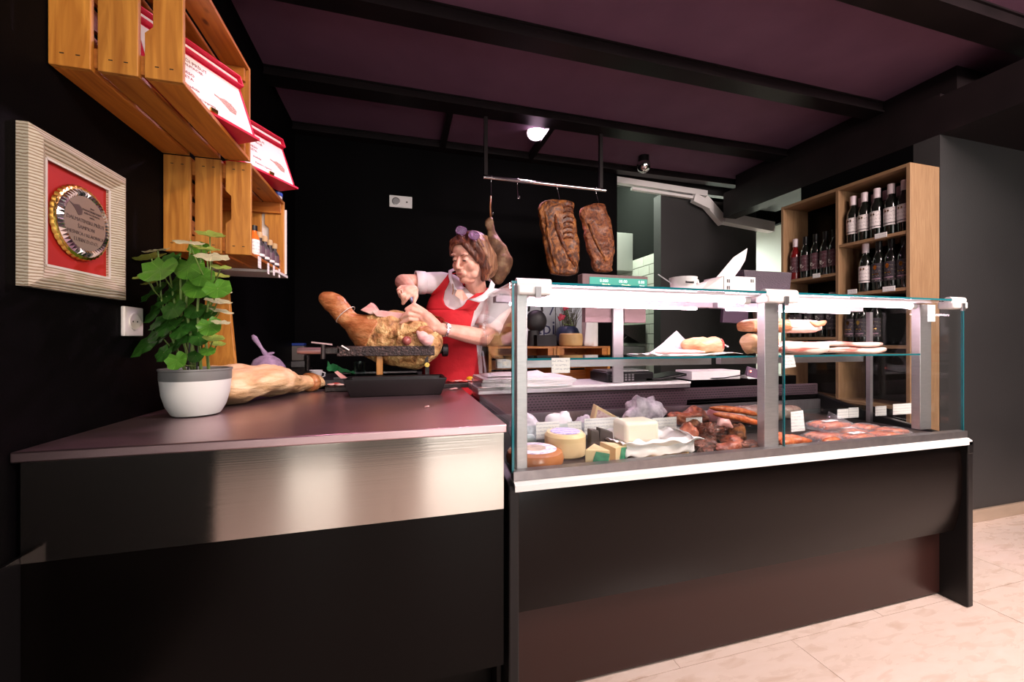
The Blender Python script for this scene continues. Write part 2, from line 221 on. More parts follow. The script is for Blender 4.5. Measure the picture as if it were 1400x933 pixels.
# ------------------------------------------------------------------ mesh builder
WL = {}
class M:
    def __init__(s): s.v = []; s.f = []; s.mi = []; s.cur = 0
    def add(s, vs, fs):
        o = len(s.v); s.v += [V(p) for p in vs]; s.f += [[o + i for i in f] for f in fs]; s.mi += [s.cur] * len(fs); return s
    def box(s, x0, x1, y0, y1, z0, z1):
        return s.add([(x, y, z) for z in (z0, z1) for y in (y0, y1) for x in (x0, x1)],
                     [(0, 2, 3, 1), (4, 5, 7, 6), (0, 1, 5, 4), (2, 6, 7, 3), (0, 4, 6, 2), (1, 3, 7, 5)])
    def obox(s, c, ax, ay, az):
        c, ax, ay, az = V(c), V(ax), V(ay), V(az)
        return s.add([c + ax * i + ay * j + az * k for k in (-1, 1) for j in (-1, 1) for i in (-1, 1)],
                     [(0, 2, 3, 1), (4, 5, 7, 6), (0, 1, 5, 4), (2, 6, 7, 3), (0, 4, 6, 2), (1, 3, 7, 5)])
    def prism(s, pts, d):
        d = V(d); n = len(pts)
        return s.add([V(p) for p in pts] + [V(p) + d for p in pts], [tuple(range(n))[::-1], tuple(range(n, 2 * n))] + [(i, (i + 1) % n, n + (i + 1) % n, n + i) for i in range(n)])
    def loft(s, secs, n=16, caps=True, disp=0.0, fr=8.0, seed=0.0, sq=1.0):
        "secs: (centre, ax, ay)"
        vs = []; fs = []
        for c, a, b in secs:
            c, a, b = V(c), V(a), V(b)
            for i in range(n):
                t = 2 * PI * i / n; ct, st = math.cos(t), math.sin(t)
                if sq != 1.0: ct = math.copysign(abs(ct) ** sq, ct); st = math.copysign(abs(st) ** sq, st)
                p = c + a * ct + b * st
                if disp:
                    k = noise.fractal(p * fr + V((seed, seed * 2, 0)), 1.0, 2.0, 4)
                    p = p + (p - c) .normalized() * k * disp if (p - c).length > 1e-6 else p
                vs.append(p)
        m = len(secs)
        for j in range(m - 1):
            for i in range(n): fs.append((j * n + i, j * n + (i + 1) % n, (j + 1) * n + (i + 1) % n, (j + 1) * n + i))
        if caps: fs.append(tuple(range(n))[::-1]); fs.append(tuple((m - 1) * n + i for i in range(n)))
        return s.add(vs, fs)
    def tube(s, pts, r, n=8, caps=True, **k):
        pts = [V(p) for p in pts]; R = r if isinstance(r, (list, tuple)) else [r] * len(pts); secs = []; pa = None
        for i, p in enumerate(pts):
            d = (pts[min(i + 1, len(pts) - 1)] - pts[max(i - 1, 0)]).normalized()
            if pa is None: a = d.orthogonal().normalized()
            else: a = (pa - d * pa.dot(d)).normalized()
            pa = a; b = d.cross(a); secs.append((p, a * R[i], b * R[i]))
        return s.loft(secs, n, caps, **k)
    def cap(s, p0, r0, p1, r1, n=12):
        "tapered limb with round ends"
        p0, p1 = V(p0), V(p1); d = (p1 - p0).normalized(); L = []; R = []
        for k in range(4, 0, -1): a = k / 4 * PI / 2 * 0.97; L.append(p0 - d * r0 * math.sin(a)); R.append(r0 * math.cos(a))
        L += [p0, p1]; R += [r0, r1]
        for k in range(1, 5): a = k / 4 * PI / 2 * 0.97; L.append(p1 + d * r1 * math.sin(a)); R.append(r1 * math.cos(a))
        return s.tube(L, R, n)
    def limb(s, pts, rs, n=12):
        for i in range(len(pts) - 1): s.cap(pts[i], rs[i], pts[i + 1], rs[i + 1], n)
        return s
    def ell(s, c, ax, ay, az, n=16, m=10, disp=0.0, fr=8, seed=0.0):
        c, ax, ay, az = V(c), V(ax), V(ay), V(az); vs = []; fs = []
        for j in range(m + 1):
            ph = -PI / 2 + PI * (0.02 + 0.96 * j / m)
            for i in range(n):
                t = 2 * PI * i / n; q = ax * math.cos(t) * math.cos(ph) + ay * math.sin(t) * math.cos(ph) + az * math.sin(ph)
                if disp: q = q * (1 + disp * noise.fractal((c + q) * fr + V((seed, 0, seed)), 1.0, 2.0, 4))
                vs.append(c + q)
        for j in range(m):
            for i in range(n): fs.append((j * n + i, j * n + (i + 1) % n, (j + 1) * n + (i + 1) % n, (j + 1) * n + i))
        fs.append(tuple(range(n))[::-1]); fs.append(tuple(m * n + i for i in range(n)))
        return s.add(vs, fs)
    def lathe(s, prof, c=(0, 0, 0), n=24, az=(0, 0, 1)):
        az = V(az).normalized(); a = az.orthogonal().normalized(); b = az.cross(a); c = V(c)
        return s.loft([(c + az * z, a * max(r, 1e-4), b * max(r, 1e-4)) for r, z in prof], n)
    def cyl(s, p0, p1, r0, r1=None, n=16): return s.tube([p0, p1], [r0, r0 if r1 is None else r1], n)
    def grid(s, fn, nu, nv, th=0.0):
        "open sheet fn(a,b) a,b in 0..1; th thickness along local normal"
        P = [[V(fn(i / nu, j / nv)) for i in range(nu + 1)] for j in range(nv + 1)]
        vs = [p for r in P for p in r]; k = nu + 1
        fs = [(j * k + i, j * k + i + 1, (j + 1) * k + i + 1, (j + 1) * k + i) for j in range(nv) for i in range(nu)]
        if th:
            nrm = []
            for j in range(nv + 1):
                for i in range(nu + 1):
                    du = P[j][min(i + 1, nu)] - P[j][max(i - 1, 0)]; dv = P[min(j + 1, nv)][i] - P[max(j - 1, 0)][i]
                    q = du.cross(dv); nrm.append(q.normalized() if q.length > 1e-12 else V((0, 0, 1)))
            o = len(vs); vs = vs + [p - q * th for p, q in zip(vs, nrm)]
            fs2 = [tuple(o + i for i in f[::-1]) for f in fs]
            bd = [i for i in range(k)] + [j * k + nu for j in range(1, nv + 1)] + [nv * k + i for i in range(nu - 1, -1, -1)] + [j * k for j in range(nv - 1, 0, -1)]
            fs3 = [(bd[(i + 1) % len(bd)], bd[i], o + bd[i], o + bd[(i + 1) % len(bd)]) for i in range(len(bd))]
            fs = fs + fs2 + fs3
        return s.add(vs, fs)
    def build(s, name, mat, parent=None, smooth=0.6, bevel=0.0, label=None, kind=None, remesh=0.0, sub=0, org=None, raw=False):
        base = V((0, 0, 0))
        if parent is not None and not raw: base = WL.get(parent, V((0, 0, 0)))
        elif org is not None: base = V(org)
        me = bpy.data.meshes.new(name); me.from_pydata([tuple(p - base) for p in s.v], [], s.f)
        mats = mat if isinstance(mat, (list, tuple)) else [mat]
        for q in mats: me.materials.append(MT[q] if isinstance(q, str) else q)
        if len(mats) > 1: me.polygons.foreach_set('material_index', s.mi)
        bm = bmesh.new(); bm.from_mesh(me); bmesh.ops.recalc_face_normals(bm, faces=bm.faces); bm.to_mesh(me); bm.free()
        if smooth: me.shade_smooth(); me.set_sharp_from_angle(angle=smooth if smooth > 0 else 3.2)
        o = bpy.data.objects.new(name, me); COL.objects.link(o)
        if parent is not None: o.parent = parent; WL[o] = base
        else: o.location = base; WL[o] = base
        if bevel:
            b = o.modifiers.new('bevel', 'BEVEL'); b.width = bevel; b.segments = 2; b.limit_method = 'ANGLE'; b.angle_limit = 0.7
        if remesh:
            r = o.modifiers.new('remesh', 'REMESH'); r.mode = 'VOXEL'; r.voxel_size = remesh; r.use_smooth_shade = True
            q = o.modifiers.new('smooth', 'SMOOTH'); q.iterations = sub or 4; q.factor = 0.5
        elif sub:
            q = o.modifiers.new('sub', 'SUBSURF'); q.levels = sub; q.render_levels = sub
        if label: o['label'] = label
        if kind: o['kind'] = kind
        return o
def B(*a):
    m = M(); m.box(*a); return m
def tag(o, label, cat, group=None):
    o['label'] = label; o['category'] = cat
    if group: o['group'] = group
    return o
def thing(name, loc, label, cat, group=None, rz=0):
    o = bpy.data.objects.new(name, None); COL.objects.link(o); o.location = loc; o.rotation_euler = (0, 0, rz); o.empty_display_size = 0.05
    WL[o] = V(loc); return tag(o, label, cat, group)
def struct(name, m, mat, parent=None, **k):
    o = m.build(name, mat, parent, **k)
    if parent is None: o['kind'] = 'structure'
    return o
def dup(root, loc, rz=None, label=None, group=None):
    r = root.copy(); COL.objects.link(r); r.location = loc
    if rz is not None: r.rotation_euler = (0, 0, rz)
    if label: r['label'] = label
    if group: r['group'] = group
    for ch in list(root.children):
        c = ch.copy(); COL.objects.link(c); c.parent = r
        for g in list(ch.children): d = g.copy(); COL.objects.link(d); d.parent = c
    return r
def text(body, loc, size, mat, parent, xdir, ydir, name='lettering', ext=0.0003, align='CENTER', shear=0.0, bold=0.0):
    c = bpy.data.curves.new(name, 'FONT'); c.body = body; c.size = size; c.extrude = ext; c.align_x = align; c.align_y = 'CENTER'; c.resolution_u = 2; c.shear = shear; c.offset = bold
    c.materials.append(MT[mat] if isinstance(mat, str) else mat)
    fo = bpy.data.objects.new(name, c); me = bpy.data.meshes.new_from_object(fo); bpy.data.objects.remove(fo); me.name = name
    o = bpy.data.objects.new(name, me); COL.objects.link(o); x = V(xdir).normalized(); y = V(ydir).normalized(); z = x.cross(y).normalized(); y = z.cross(x)
    R = Matrix((x, y, z)).transposed().to_4x4(); R.translation = V(loc) - (WL.get(parent, V((0, 0, 0))) if parent is not None else V((0, 0, 0)))
    if parent is not None: o.parent = parent
    o.matrix_local = R; WL[o] = V(loc); return o
# ================================================================== the room
XL = -0.758; YB = 3.2; ZC = 2.6
fl = struct('floor', B(-3.5, 6.5, -4.0, 6.6, -0.06, -0.004), 'grout')
def slab_mesh(name, sx, sy, sz, mat, bevel=0.0):
    m = B(-sx / 2, sx / 2, -sy / 2, sy / 2, -sz / 2, sz / 2)
    o = m.build(name, mat, None, smooth=0); return o
# travertine slabs of the floor, one object each
k = 0; first = None
for j in range(14):
    y = -1.40 + j * 0.45
    for i in range(9):
        x = -1.4 + i * 0.90 + (0.45 if j % 2 else 0)
        if x > 6.2: continue
        if first is None:
            first = slab_mesh('floor_tile', 0.898, 0.448, 0.012, 'travertine'); t = first
        else: t = first.copy(); COL.objects.link(t)
        t.parent = fl; t.location = V((x, y, 0.0022 - 0.008 + random.uniform(-0.0002, 0.0002))) - WL[fl]
struct('ceiling', B(-3.0, 3.6, -3.5, 3.3, ZC, ZC + 0.05), 'ceiling')
struct('wall_left', B(XL - 0.08, XL, 0.25, YB, 0, ZC), 'black_wall')
struct('wall_back', B(XL - 0.08, 1.86, YB, YB + 0.12, 0, ZC), 'black_wall')
for i, (y0, y1, zb) in enumerate([(1.18, 1.30, 2.53), (1.85, 1.95, 2.53), (2.52, 2.64, 2.545), (3.12, 3.2, 2.545)]):
    m = M(); m.box(XL, 3.4, y0, y1, zb, zb + 0.010); m.box(XL, 3.4, (y0 + y1) / 2 - .006, (y0 + y1) / 2 + .006, zb + 0.01, ZC - .008); m.box(XL, 3.4, y0 + .01, y0 + 0.018, zb + .01, ZC - .002); m.box(XL, 3.4, y0, y1, ZC - 0.008, ZC - 0.0005)
    struct('trim_%d' % (i + 1), m, 'beam', smooth=0)
# cross ribs holding the hanging rail
for i, x in enumerate((0.30, 1.02)):
    m = M(); m.box(x - 0.02, x + 0.02, 2.64, 3.12, 2.545, 2.598); struct('trim_%d' % (5 + i), m, 'beam', smooth=0)
# right side: dropped beam along the customer passage, soffit, side wall and grey wall
struct('trim_7', B(2.88, 3.02, 1.5, 3.05, 2.19, 2.417), 'beam', smooth=0)
struct('trim_8', B(3.02, 3.5, 1.5, 3.05, 2.30, ZC), 'beam', smooth=0)
struct('trim_9', B(2.88, 5.0, -1.0, 1.5, 2.19, 2.40), 'beam', smooth=0)
struct('wall_right', B(2.88, 5.2, 1.5, 1.62, 0, 2.19), 'grey_wall')
struct('wall_side', B(2.88, 3.0, 1.62, 2.30, 0, 2.19), 'black_wall')
sk = struct('baseboard_right', B(2.88, 5.2, 1.488, 1.5, 0.001, 0.07), 'stone_plinth', smooth=0)
# passage behind: header, dark cupboard-like partition, kitchen beyond
struct('wall_header', B(1.86, 3.7, 3.30, 3.36, 2.50, 3.0), 'grey_wall')
struct('wall_partition', B(2.42, 3.53, 3.30, 3.36, 0, 2.44), 'grey_wall')
struct('trim_10', B(2.365, 2.42, 3.27, 3.38, 0, 2.44), MT['grey_wall'], smooth=0)
struct('wall_far', B(0.6, 6.3, 6.4, 6.5, 0, 3.0), 'kitchen_white')
struct('wall_kitchen_left', B(1.6, 1.7, 3.32, 6.4, 0, 3.0), 'kitchen_white')
struct('wall_kitchen_end', B(3.6, 6.3, 5.0, 5.1, 0, 3.0), 'kitchen_white')
struct('wall_kitchen_right', B(6.2, 6.3, 1.6, 5.0, 0, 3.0), 'kitchen_white')
struct('ceiling_kitchen', B(1.6, 6.3, 3.3, 6.5, 3.0, 3.05), 'kitchen_white')
# white door and rail in the bright kitchen
d1 = struct('door_1', B(4.7, 5.5, 4.96, 4.998, 0, 2.0), 'offwhite', smooth=0)
B(5.10, 5.13, 4.90, 4.96, 1.25, 1.50).build('handle', 'black_metal', d1, smooth=0)
struct('trim_11', B(3.65, 6.2, 4.95, 4.998, 2.05, 2.10), 'offwhite', smooth=0)
# tiled kitchen wall (faces left): dark paint above, cream bricks below
tw = struct('wall_tiled', B(2.52, 2.62, 3.40, 6.4, 0, 1.955), 'grout')
struct('wall_upper', B(2.515, 2.62, 3.40, 6.4, 1.96, 3.0), pm('charcoal_paint', (0.012, 0.013, 0.012), 8, .7, spec=.04))
first = None; th, tl = 0.105, 0.21
for r in range(13):
    z = 1.955 - th * (r + 0.5)
    for c in range(10):
        y = 3.46 + tl * c + (tl / 2 if r % 2 else 0)
        if first is None:
            first = M().box(-0.005, 0.005, -tl / 2 + .003, tl / 2 - .003, -th / 2 + .003, th / 2 - .003).build('tile', 'tile', None, smooth=0, bevel=0.002); t = first
        else: t = first.copy(); COL.objects.link(t)
        t.parent = tw; t.location = V((2.517, y, z)) - WL[tw]
# customer side of the room behind the viewer: side walls and the shop front with glazed door and window
for nme, a in (('wall_front_left', (-3.0, -2.9, -3.5, 0.25)), ('wall_left_return', (-2.9, XL, 0.15, 0.25)), ('wall_front_right', (5.1, 5.2, -3.5, 1.5))):
    struct(nme, B(*a, 0, ZC), 'grey_wall' if 'right' in nme else 'black_wall')
m = M()
for x0, x1 in ((-2.9, -1.40), (-0.72, 0.28), (1.50, 5.1)): m.box(x0, x1, -3.5, -3.4, 0, ZC)
m.box(-1.40, -0.72, -3.5, -3.4, 2.2, ZC); m.box(0.28, 1.50, -3.5, -3.4, 2.3, ZC); m.box(-1.40, -0.72, -3.5, -3.4, 0, 0.25)
struct('wall_front', m, 'black_wall')
struct('window_1', B(-1.38, -0.74, -3.46, -3.44, 0.25, 2.2), emis('overcast_daylight_glass', (1.0, 0.95, 0.88), 6.5), smooth=0)
struct('door_2', B(0.30, 1.48, -3.46, -3.44, 0.0, 2.3), emis('bright_daylight_glass', (1.0, 0.95, 0.90), 8.0), smooth=0)

# cable trunking in the passage
m = M(); Y = 3.20
pt = lambda u, v: onY(u, v, 3.28)
def duct(m, u0, v0, u1, v1, hw, y=3.28, d=0.05):
    a, b = onY(u0, v0, y), onY(u1, v1, y); dd = (b - a); ln = dd.length; dd.normalize(); up = V((0, -1, 0)).cross(dd).normalized()
    m.obox((a + b) / 2 - V((0, d / 2, 0)), dd * (ln / 2), up * hw, V((0, d / 2, 0)))
tr = thing('cable_trunking', onY(900, 255, 3.28), 'white cable trunking bending down across the dark partition beside the tiled kitchen opening', 'trunking')
m = M(); duct(m, 838, 248, 962, 267, 0.027, 3.29, 0.055); m.build('duct', 'trunk', tr, smooth=0)
m = M(); duct(m, 862, 259, 956, 273, 0.012, 3.27, 0.035); m.build('duct', 'trunk', tr, smooth=0)
m = M(); duct(m, 945, 272, 968, 283, 0.04, 3.26, 0.05); m.build('elbow', 'trunk', tr, smooth=0)
m = M(); duct(m, 958, 274, 985, 305, 0.045, 3.28, 0.06); m.build('duct', 'trunk', tr, smooth=0)
m = M(); duct(m, 983, 300, 1050, 313, 0.05, 3.29, 0.08); m.build('duct', 'trunk', tr, smooth=0)
struct('wall_passage', B(4.0, 4.06, 2.9, 5.2, 2.34, 3.0), 'black_wall')
# meter cabinet on the tiled wall
a = onX(872, 338, 2.30); c0 = thing('wall_cabinet', (2.40, 4.32, 1.85), 'closed grey-white metal cabinet mounted on the tiled kitchen wall', 'cabinet')
B(2.24, 2.515, 3.98, 4.40, 1.83, 2.26).build('body', MT.setdefault('cab', pm('grey_cabinet_paint', (0.30, 0.31, 0.28), 8, .5)), c0, bevel=0.006)
B(2.228, 2.239, 3.99, 4.39, 1.84, 2.25).build('door', 'cab', c0, bevel=0.003)
M().cyl((2.222, 4.03, 2.16), (2.229, 4.03, 2.16), 0.012).build('lock', 'dark', c0)
# open vacuum machine in the kitchen
vm = thing('vacuum_packer', (2.2, 4.0, 0.6), 'stainless kitchen machine with its dark lid propped open in front of cream tiles', 'machine')
B(2.02, 2.50, 3.72, 4.10, 0.60, 0.985).build('body', 'alu_dark', vm, bevel=0.01)
a, b = onY(866, 444, 3.72), onY(902, 444, 3.72); c1 = onY(904, 474, 3.9)
M().prism([(2.08, 3.70, 1.20), (2.49, 3.70, 1.215), (2.49, 3.70, 1.02), (2.42, 3.70, 1.02), (2.12, 3.70, 1.18)], (0, 0.40, 0)).build('lid', 'black_metal', vm, smooth=0)
M().tube([(2.13, 3.71, 0.98), (2.27, 3.71, 1.09)], 0.004).build('strut', 'dark', vm)
st = thing('kitchen_stand', (2.26, 3.9, 0), 'dark stand under the vacuum machine in the kitchen', 'stand')
B(2.05, 2.48, 3.74, 4.08, 0.002, 0.598).build('body', 'black_metal', st, smooth=0)

# ceiling spot lamp (lit) and small dome
p = W(733, 181, 2.95); cl = thing('ceiling_spotlight', (p.x, p.y, 2.598), 'lit round ceiling spotlight glowing pinkish white above the hanging rail', 'lamp')
ax = V((-0.12, -0.45, -0.8)).normalized()
M().cyl(p + V((0, 0.02, 2.598 - p.z)), p - ax * 0.03, 0.012).build('stem', 'white_plastic', cl)
M().lathe([(0.03, -0.06), (0.045, -0.045), (0.072, 0.0), (0.070, 0.004)], p, 24, ax).build('shade', 'white_plastic', cl)
M().lathe([(0.0, 0.022), (0.03, 0.020), (0.06, 0.006), (0.066, -0.002), (0.01, -0.01)], p, 24, ax).build('bulb', emis('spot_bulb', (1.0, 0.72, 0.95), 45), cl)
light('ceiling_spot', 'SPOT', p + ax * 0.05, p + ax + V((0, -0.2, 0)), 70, (1.0, 0.60, 0.86), 0.05, spot=2.2, blend=0.9)
p = W(880, 228, 3.35); dc = thing('dome_camera', (p.x, p.y, p.z + 0.06), 'small dark dome on the ceiling near the kitchen opening', 'camera')
M().cyl(p + V((0, 0, 0.02)), (p.x, p.y, 2.598), 0.045).build('base', 'black_plastic', dc)
M().lathe([(0.055, 0.03), (0.057, 0.0), (0.045, -0.03), (0.02, -0.048), (0.0, -0.052)], p).build('dome', 'chrome', dc)

# sockets
p = onX(178, 440, XL); so = thing('wall_socket', (XL, p.y, p.z), 'single white socket on the left wall behind the potted plant', 'socket')
B(XL, XL + .010, p.y - .042, p.y + .042, p.z - .042, p.z + .042).build('frame', 'white_plastic', so, bevel=.003)
M().lathe([(0.0, .012), (0.019, .012), (0.021, .013), (0.024, .013), (0.025, .009)], (XL, p.y, p.z), 24, (1, 0, 0)).build('insert', 'offwhite', so)
for s in (-1, 1): M().cyl((XL + .0121, p.y + s * .0095, p.z), (XL + .0126, p.y + s * .0095, p.z), .0026, n=10).build('pin_hole', 'dark', so)
p = onY(548, 276.5, YB); so = thing('double_socket', (p.x, YB, p.z), 'double white socket high on the black back wall', 'socket')
B(p.x - .085, p.x + .085, YB - .010, YB, p.z - .045, p.z + .045).build('frame', 'white_plastic', so, bevel=.003)
M().lathe([(0.0, .012), (0.024, .012), (0.026, .014), (0.030, .013), (0.031, .009)], (p.x - .035, YB, p.z), 24, (0, -1, 0)).build('insert', 'alu_dark', so)
M().lathe([(0.0, .013), (0.006, .013), (0.007, .009)], (p.x + .045, YB, p.z), 12, (0, -1, 0)).build('jack', 'dark', so)

# ================================================================== steel counter
XR = 0.268; YF = 1.04; ZW = 0.817
ct = thing('service_counter', (-0.25, 1.5, 0), 'long counter with stainless top and brushed steel band over a matt black front', 'counter')
B(XL + .001, XR, YF - .012, 2.0, ZW - .022, ZW).build('worktop', 'top_steel', ct, bevel=.003)
B(XL + .010, XR - .006, YF, YF + .012, 0.587, ZW - .023).build('steel_band', 'apron_steel', ct, smooth=0)
B(XL + .010, XR - .006, YF + .001, YF + .020, 0.165, 0.586).build('front_panel', 'black_panel', ct, smooth=0)
B(XL + .010, XR - .02, YF + .10, YF + .118, 0.002, 0.164).build('kick_panel', 'black_panel', ct, smooth=0)
B(XL + .001, XL + .009, YF - .06, 2.0, 0.002, 0.60).build('end_panel', 'black_plastic', ct, smooth=0)
B(XR - .018, XR - .006, YF + .03, 2.0, 0.002, ZW - .023).build('end_panel', 'black_panel', ct, smooth=0)
B(XL + .010, XR - .02, 1.98, 1.998, 0.002, ZW - .023).build('back_panel', 'black_panel', ct, smooth=0)
# sink counter along the back wall
sc_ = thing('sink_counter', (-0.3, 2.9, 0), 'stainless sink counter along the black back wall behind the ham', 'counter')
m = M(); Z2 = 0.80
m.box(XL, -0.42, 2.62, 3.19, Z2 - .03, Z2); m.box(0.10, 0.40, 2.62, 3.19, Z2 - .03, Z2); m.box(-0.42, 0.10, 2.62, 2.70, Z2 - .03, Z2); m.box(-0.42, 0.10, 3.10, 3.19, Z2 - .03, Z2)
m.build('worktop', 'alu_dark', sc_, smooth=0)
m = M(); m.box(-0.42, 0.10, 2.70, 3.10, Z2 - .16, Z2 - .15); m.box(-0.425, -0.42, 2.70, 3.10, Z2 - .16, Z2); m.box(0.10, 0.105, 2.70, 3.10, Z2 - .16, Z2); m.box(-0.42, 0.10, 2.695, 2.70, Z2 - .16, Z2 + .012); m.box(-0.42, 0.10, 3.10, 3.105, Z2 - .16, Z2 + .012)
m.build('sink_bowl', 'alu_dark', sc_, smooth=0)
B(XL + .01, 0.38, 2.66, 3.18, 0.002, Z2 - .165).build('cabinet', 'black_panel', sc_, smooth=0)
fa = W(443, 500, 3.0); ft = thing('gooseneck_faucet', (fa.x, fa.y, Z2), 'thin black gooseneck tap over the sink at the back wall', 'faucet')
pts = [V((fa.x, fa.y, Z2))] + [W(u, v, 3.0) for u, v in ((445, 480), (442, 466), (434, 455), (424, 449), (413, 445), (404, 450), (399, 462))]
M().tube(pts, .008).build('spout', 'black_metal', ft); M().cyl((fa.x, fa.y, Z2), (fa.x, fa.y, Z2 + .05), .02).build('base', 'black_metal', ft)

# ================================================================== display case
X0, X1 = 0.285, 2.145; ZT = 1.203; ZD = 0.662
cs = thing('display_case', (1.2, 1.4, 0), 'long glass refrigerated display case with white trim over a black base', 'display case')
def side(m, x0, x1):  # end cheek of the base
    m.prism([(x0, 1.02, 0.002), (x0, 1.02, 0.640), (x0, 1.03, 0.652), (x0, 1.35, 0.70), (x0, 1.76, 0.80), (x0, 1.76, 0.002)], (x1 - x0, 0, 0)); return m
side(M(), 0.272, 0.300).build('end_cheek', 'black_plastic', cs, smooth=0, bevel=.004)
side(M(), 2.118, 2.150).build('end_cheek', 'black_plastic', cs, smooth=0, bevel=.004)
B(2.118, 2.150, 1.018, 1.03, 0.60, 0.652).build('corner_block', 'black_plastic', cs, bevel=.004)
# front panel: leans in and curls slightly at the bottom
prof = [(1.046, 0.632), (1.040, 0.60), (1.036, 0.52), (1.038, 0.42), (1.048, 0.34), (1.062, 0.283)]
m = M(); n = len(prof)
m.add([(x, y, z) for x in (0.301, 2.117) for y, z in prof] + [(x, y + .012, z) for x in (0.301, 2.117) for y, z in prof],
      [(i, i + 1, n + i + 1, n + i) for i in range(n - 1)] + [(2 * n + i, 3 * n + i, 3 * n + i + 1, 2 * n + i + 1) for i in range(n - 1)] + [(n - 1, 3 * n - 1, 4 * n - 1, 2 * n - 1), (0, n, 3 * n, 2 * n)] + [(i, 2 * n + i, 2 * n + i + 1, i + 1) for i in range(n - 1)] + [(n + i, n + i + 1, 3 * n + i + 1, 3 * n + i) for i in range(n - 1)])
m.build('front_panel', pm('brown_black_case_front', (0.0045, 0.0026, 0.0022), 6, 0.27, spec=.16), cs, smooth=0.5)
B(0.301, 2.117, 1.046, 1.054, 0.622, 0.634).build('groove_strip', 'black_plastic', cs, smooth=0)
B(0.301, 2.117, 1.105, 1.12, 0.012, 0.284).build('kick_panel', pm('brown_black_kick_laminate', (0.030, 0.0115, 0.0095), 6, 0.30, spec=0.3), cs, smooth=0)
B(0.301, 2.09, 1.118, 1.13, 0.002, 0.03).build('sill', 'grout', cs, smooth=0)
# white bumper with grey rail
m = M(); m.prism([(0.288, 1.018, 0.636), (0.288, 1.018, 0.652), (0.288, 1.030, 0.660), (0.288, 1.06, 0.660), (0.288, 1.06, 0.634)], (1.852, 0, 0)); m.build('bumper_strip', 'white_trim', cs, smooth=0)
B(0.288, 2.140, 1.032, 1.060, 0.661, 0.686).build('rail', 'alu_dark', cs, smooth=0)
# deck, rear wall, perforated grille, rear service top
B(0.302, 2.116, 1.06, 1.60, ZD - .02, ZD).build('deck', pm('dark_display_deck', (0.04, 0.03, 0.032), 20, 0.3), cs, smooth=0)
B(0.302, 2.116, 1.585, 1.60, ZD, 0.735).build('rear_wall', 'steel_inner', cs, smooth=0)
gr = B(0.302, 2.116, 1.60, 1.615, 0.735, 0.815).build('grille', pm('dark_mauve_grille', (0.13, 0.085, 0.105), 20, .4, .5), cs, smooth=0)
m = M()
for r in range(6):
    for c in range(110):
        x = 0.32 + c * 0.0162 + (0.008 if r % 2 else 0); z = 0.745 + r * 0.0115
        m.box(x, x + 0.009, 1.5985, 1.6005, z, z + 0.004)
m.build('slot', 'dark', gr, smooth=0, kind='stuff')
B(0.290, 1.30, 1.575, 1.82, 0.822, 0.841).build('service_top', 'steel_inner', cs, bevel=.003); B(0.290, 1.30, 1.572, 1.82, 0.8412, 0.850).build('top_board', 'white_trim', cs, smooth=0)
B(0.302, 2.116, 1.62, 1.80, 0.30, 0.80).build('rear_body', 'black_panel', cs, smooth=0)
B(1.30, 2.116, 1.60, 1.70, 0.735, 0.762).build('rear_ledge', 'black_plastic', cs, smooth=0)
# glass: front panes, side panes, top, inner shelf
B(0.293, 1.232, 1.044, 1.050, 0.680, ZT - .006).build('front_pane', 'glass', cs, smooth=0)
B(1.238, 2.138, 1.044, 1.050, 0.680, ZT - .006).build('front_pane', 'glass', cs, smooth=0)
B(0.286, 0.2925, 1.043, 1.051, 0.680, ZT - .006).build('pane_edge', 'glass_edge', cs, smooth=0)
B(1.2335, 1.2365, 1.043, 1.051, 0.686, ZT - .02).build('pane_edge', 'glass_edge', cs, smooth=0)
B(2.1385, 2.142, 1.043, 1.051, 0.680, ZT - .006).build('pane_edge', 'glass_edge', cs, smooth=0)
for x in (0.287, 2.138):
    m = M(); m.prism([(x, 1.052, 0.680), (x, 1.052, ZT - .006), (x, 1.372, ZT - .006), (x, 1.70, 0.852), (x, 1.70, 0.80), (x, 1.35, 0.702)], (0.005, 0, 0)); m.build('side_pane', 'glass', cs, smooth=0)
B(0.286, 2.143, 1.046, 1.372, ZT - .005, ZT).build('top_pane', 'glass', cs, smooth=0)
B(0.284, 2.145, 1.040, 1.0455, ZT - .0058, ZT + .0008).build('pane_edge', 'glass_edge', cs, smooth=0)
for (x0, x1) in ((0.305, 1.17), (1.215, 1.99)):
    B(x0, x1, 1.10, 1.335, 0.984, 0.989).build('glass_shelf', 'glass_shelf', cs, smooth=0)
    B(x0, x1, 1.097, 1.0995, 0.9835, 0.9895).build('shelf_edge', 'glass_edge', cs, smooth=0)
    B(x0, x1, 1.30, 1.325, 0.948, 0.978).build('shelf_rail', 'alu', cs, smooth=0)
    # lamp housing along the rear of the top, tube under it
    B(x0, x1 + .02, 1.315, 1.365, 1.174, 1.195).build('lamp_housing', 'lampwhite', cs, smooth=0)
    ls = B(x0, x1 + .02, 1.075, 1.135, 1.190, 1.196).build('lamp_reflector', 'lampwhite', cs, smooth=0)
    M().cyl((x0 + .05, 1.105, 1.179), (x1 - .05, 1.105, 1.179), .0085, n=12).build('lamp_tube', emis('pink_white_tube', (1.0, 0.74, 0.85), 60), cs)
    M().cyl((x0 + .05, 1.325, 1.168), (x1 - .05, 1.325, 1.168), .005, n=10).build('lamp_tube', emis('pink_white_led', (1.0, 0.74, 0.86), 30), cs)
    for e in (x0 + .035, x1 - .035): M().cyl((e - .012, 1.105, 1.179), (e + .012, 1.105, 1.179), .013, n=12).build('lamp_cap', 'white_plastic', cs)
# posts
for (x0, x1, y0) in ((0.303, 0.334, 1.056), (1.165, 1.225, 1.056), (1.995, 2.06, 1.10)):
    B(x0, x1, y0, y0 + .030, 0.684, 1.187).build('post', 'alu', cs, bevel=.002)
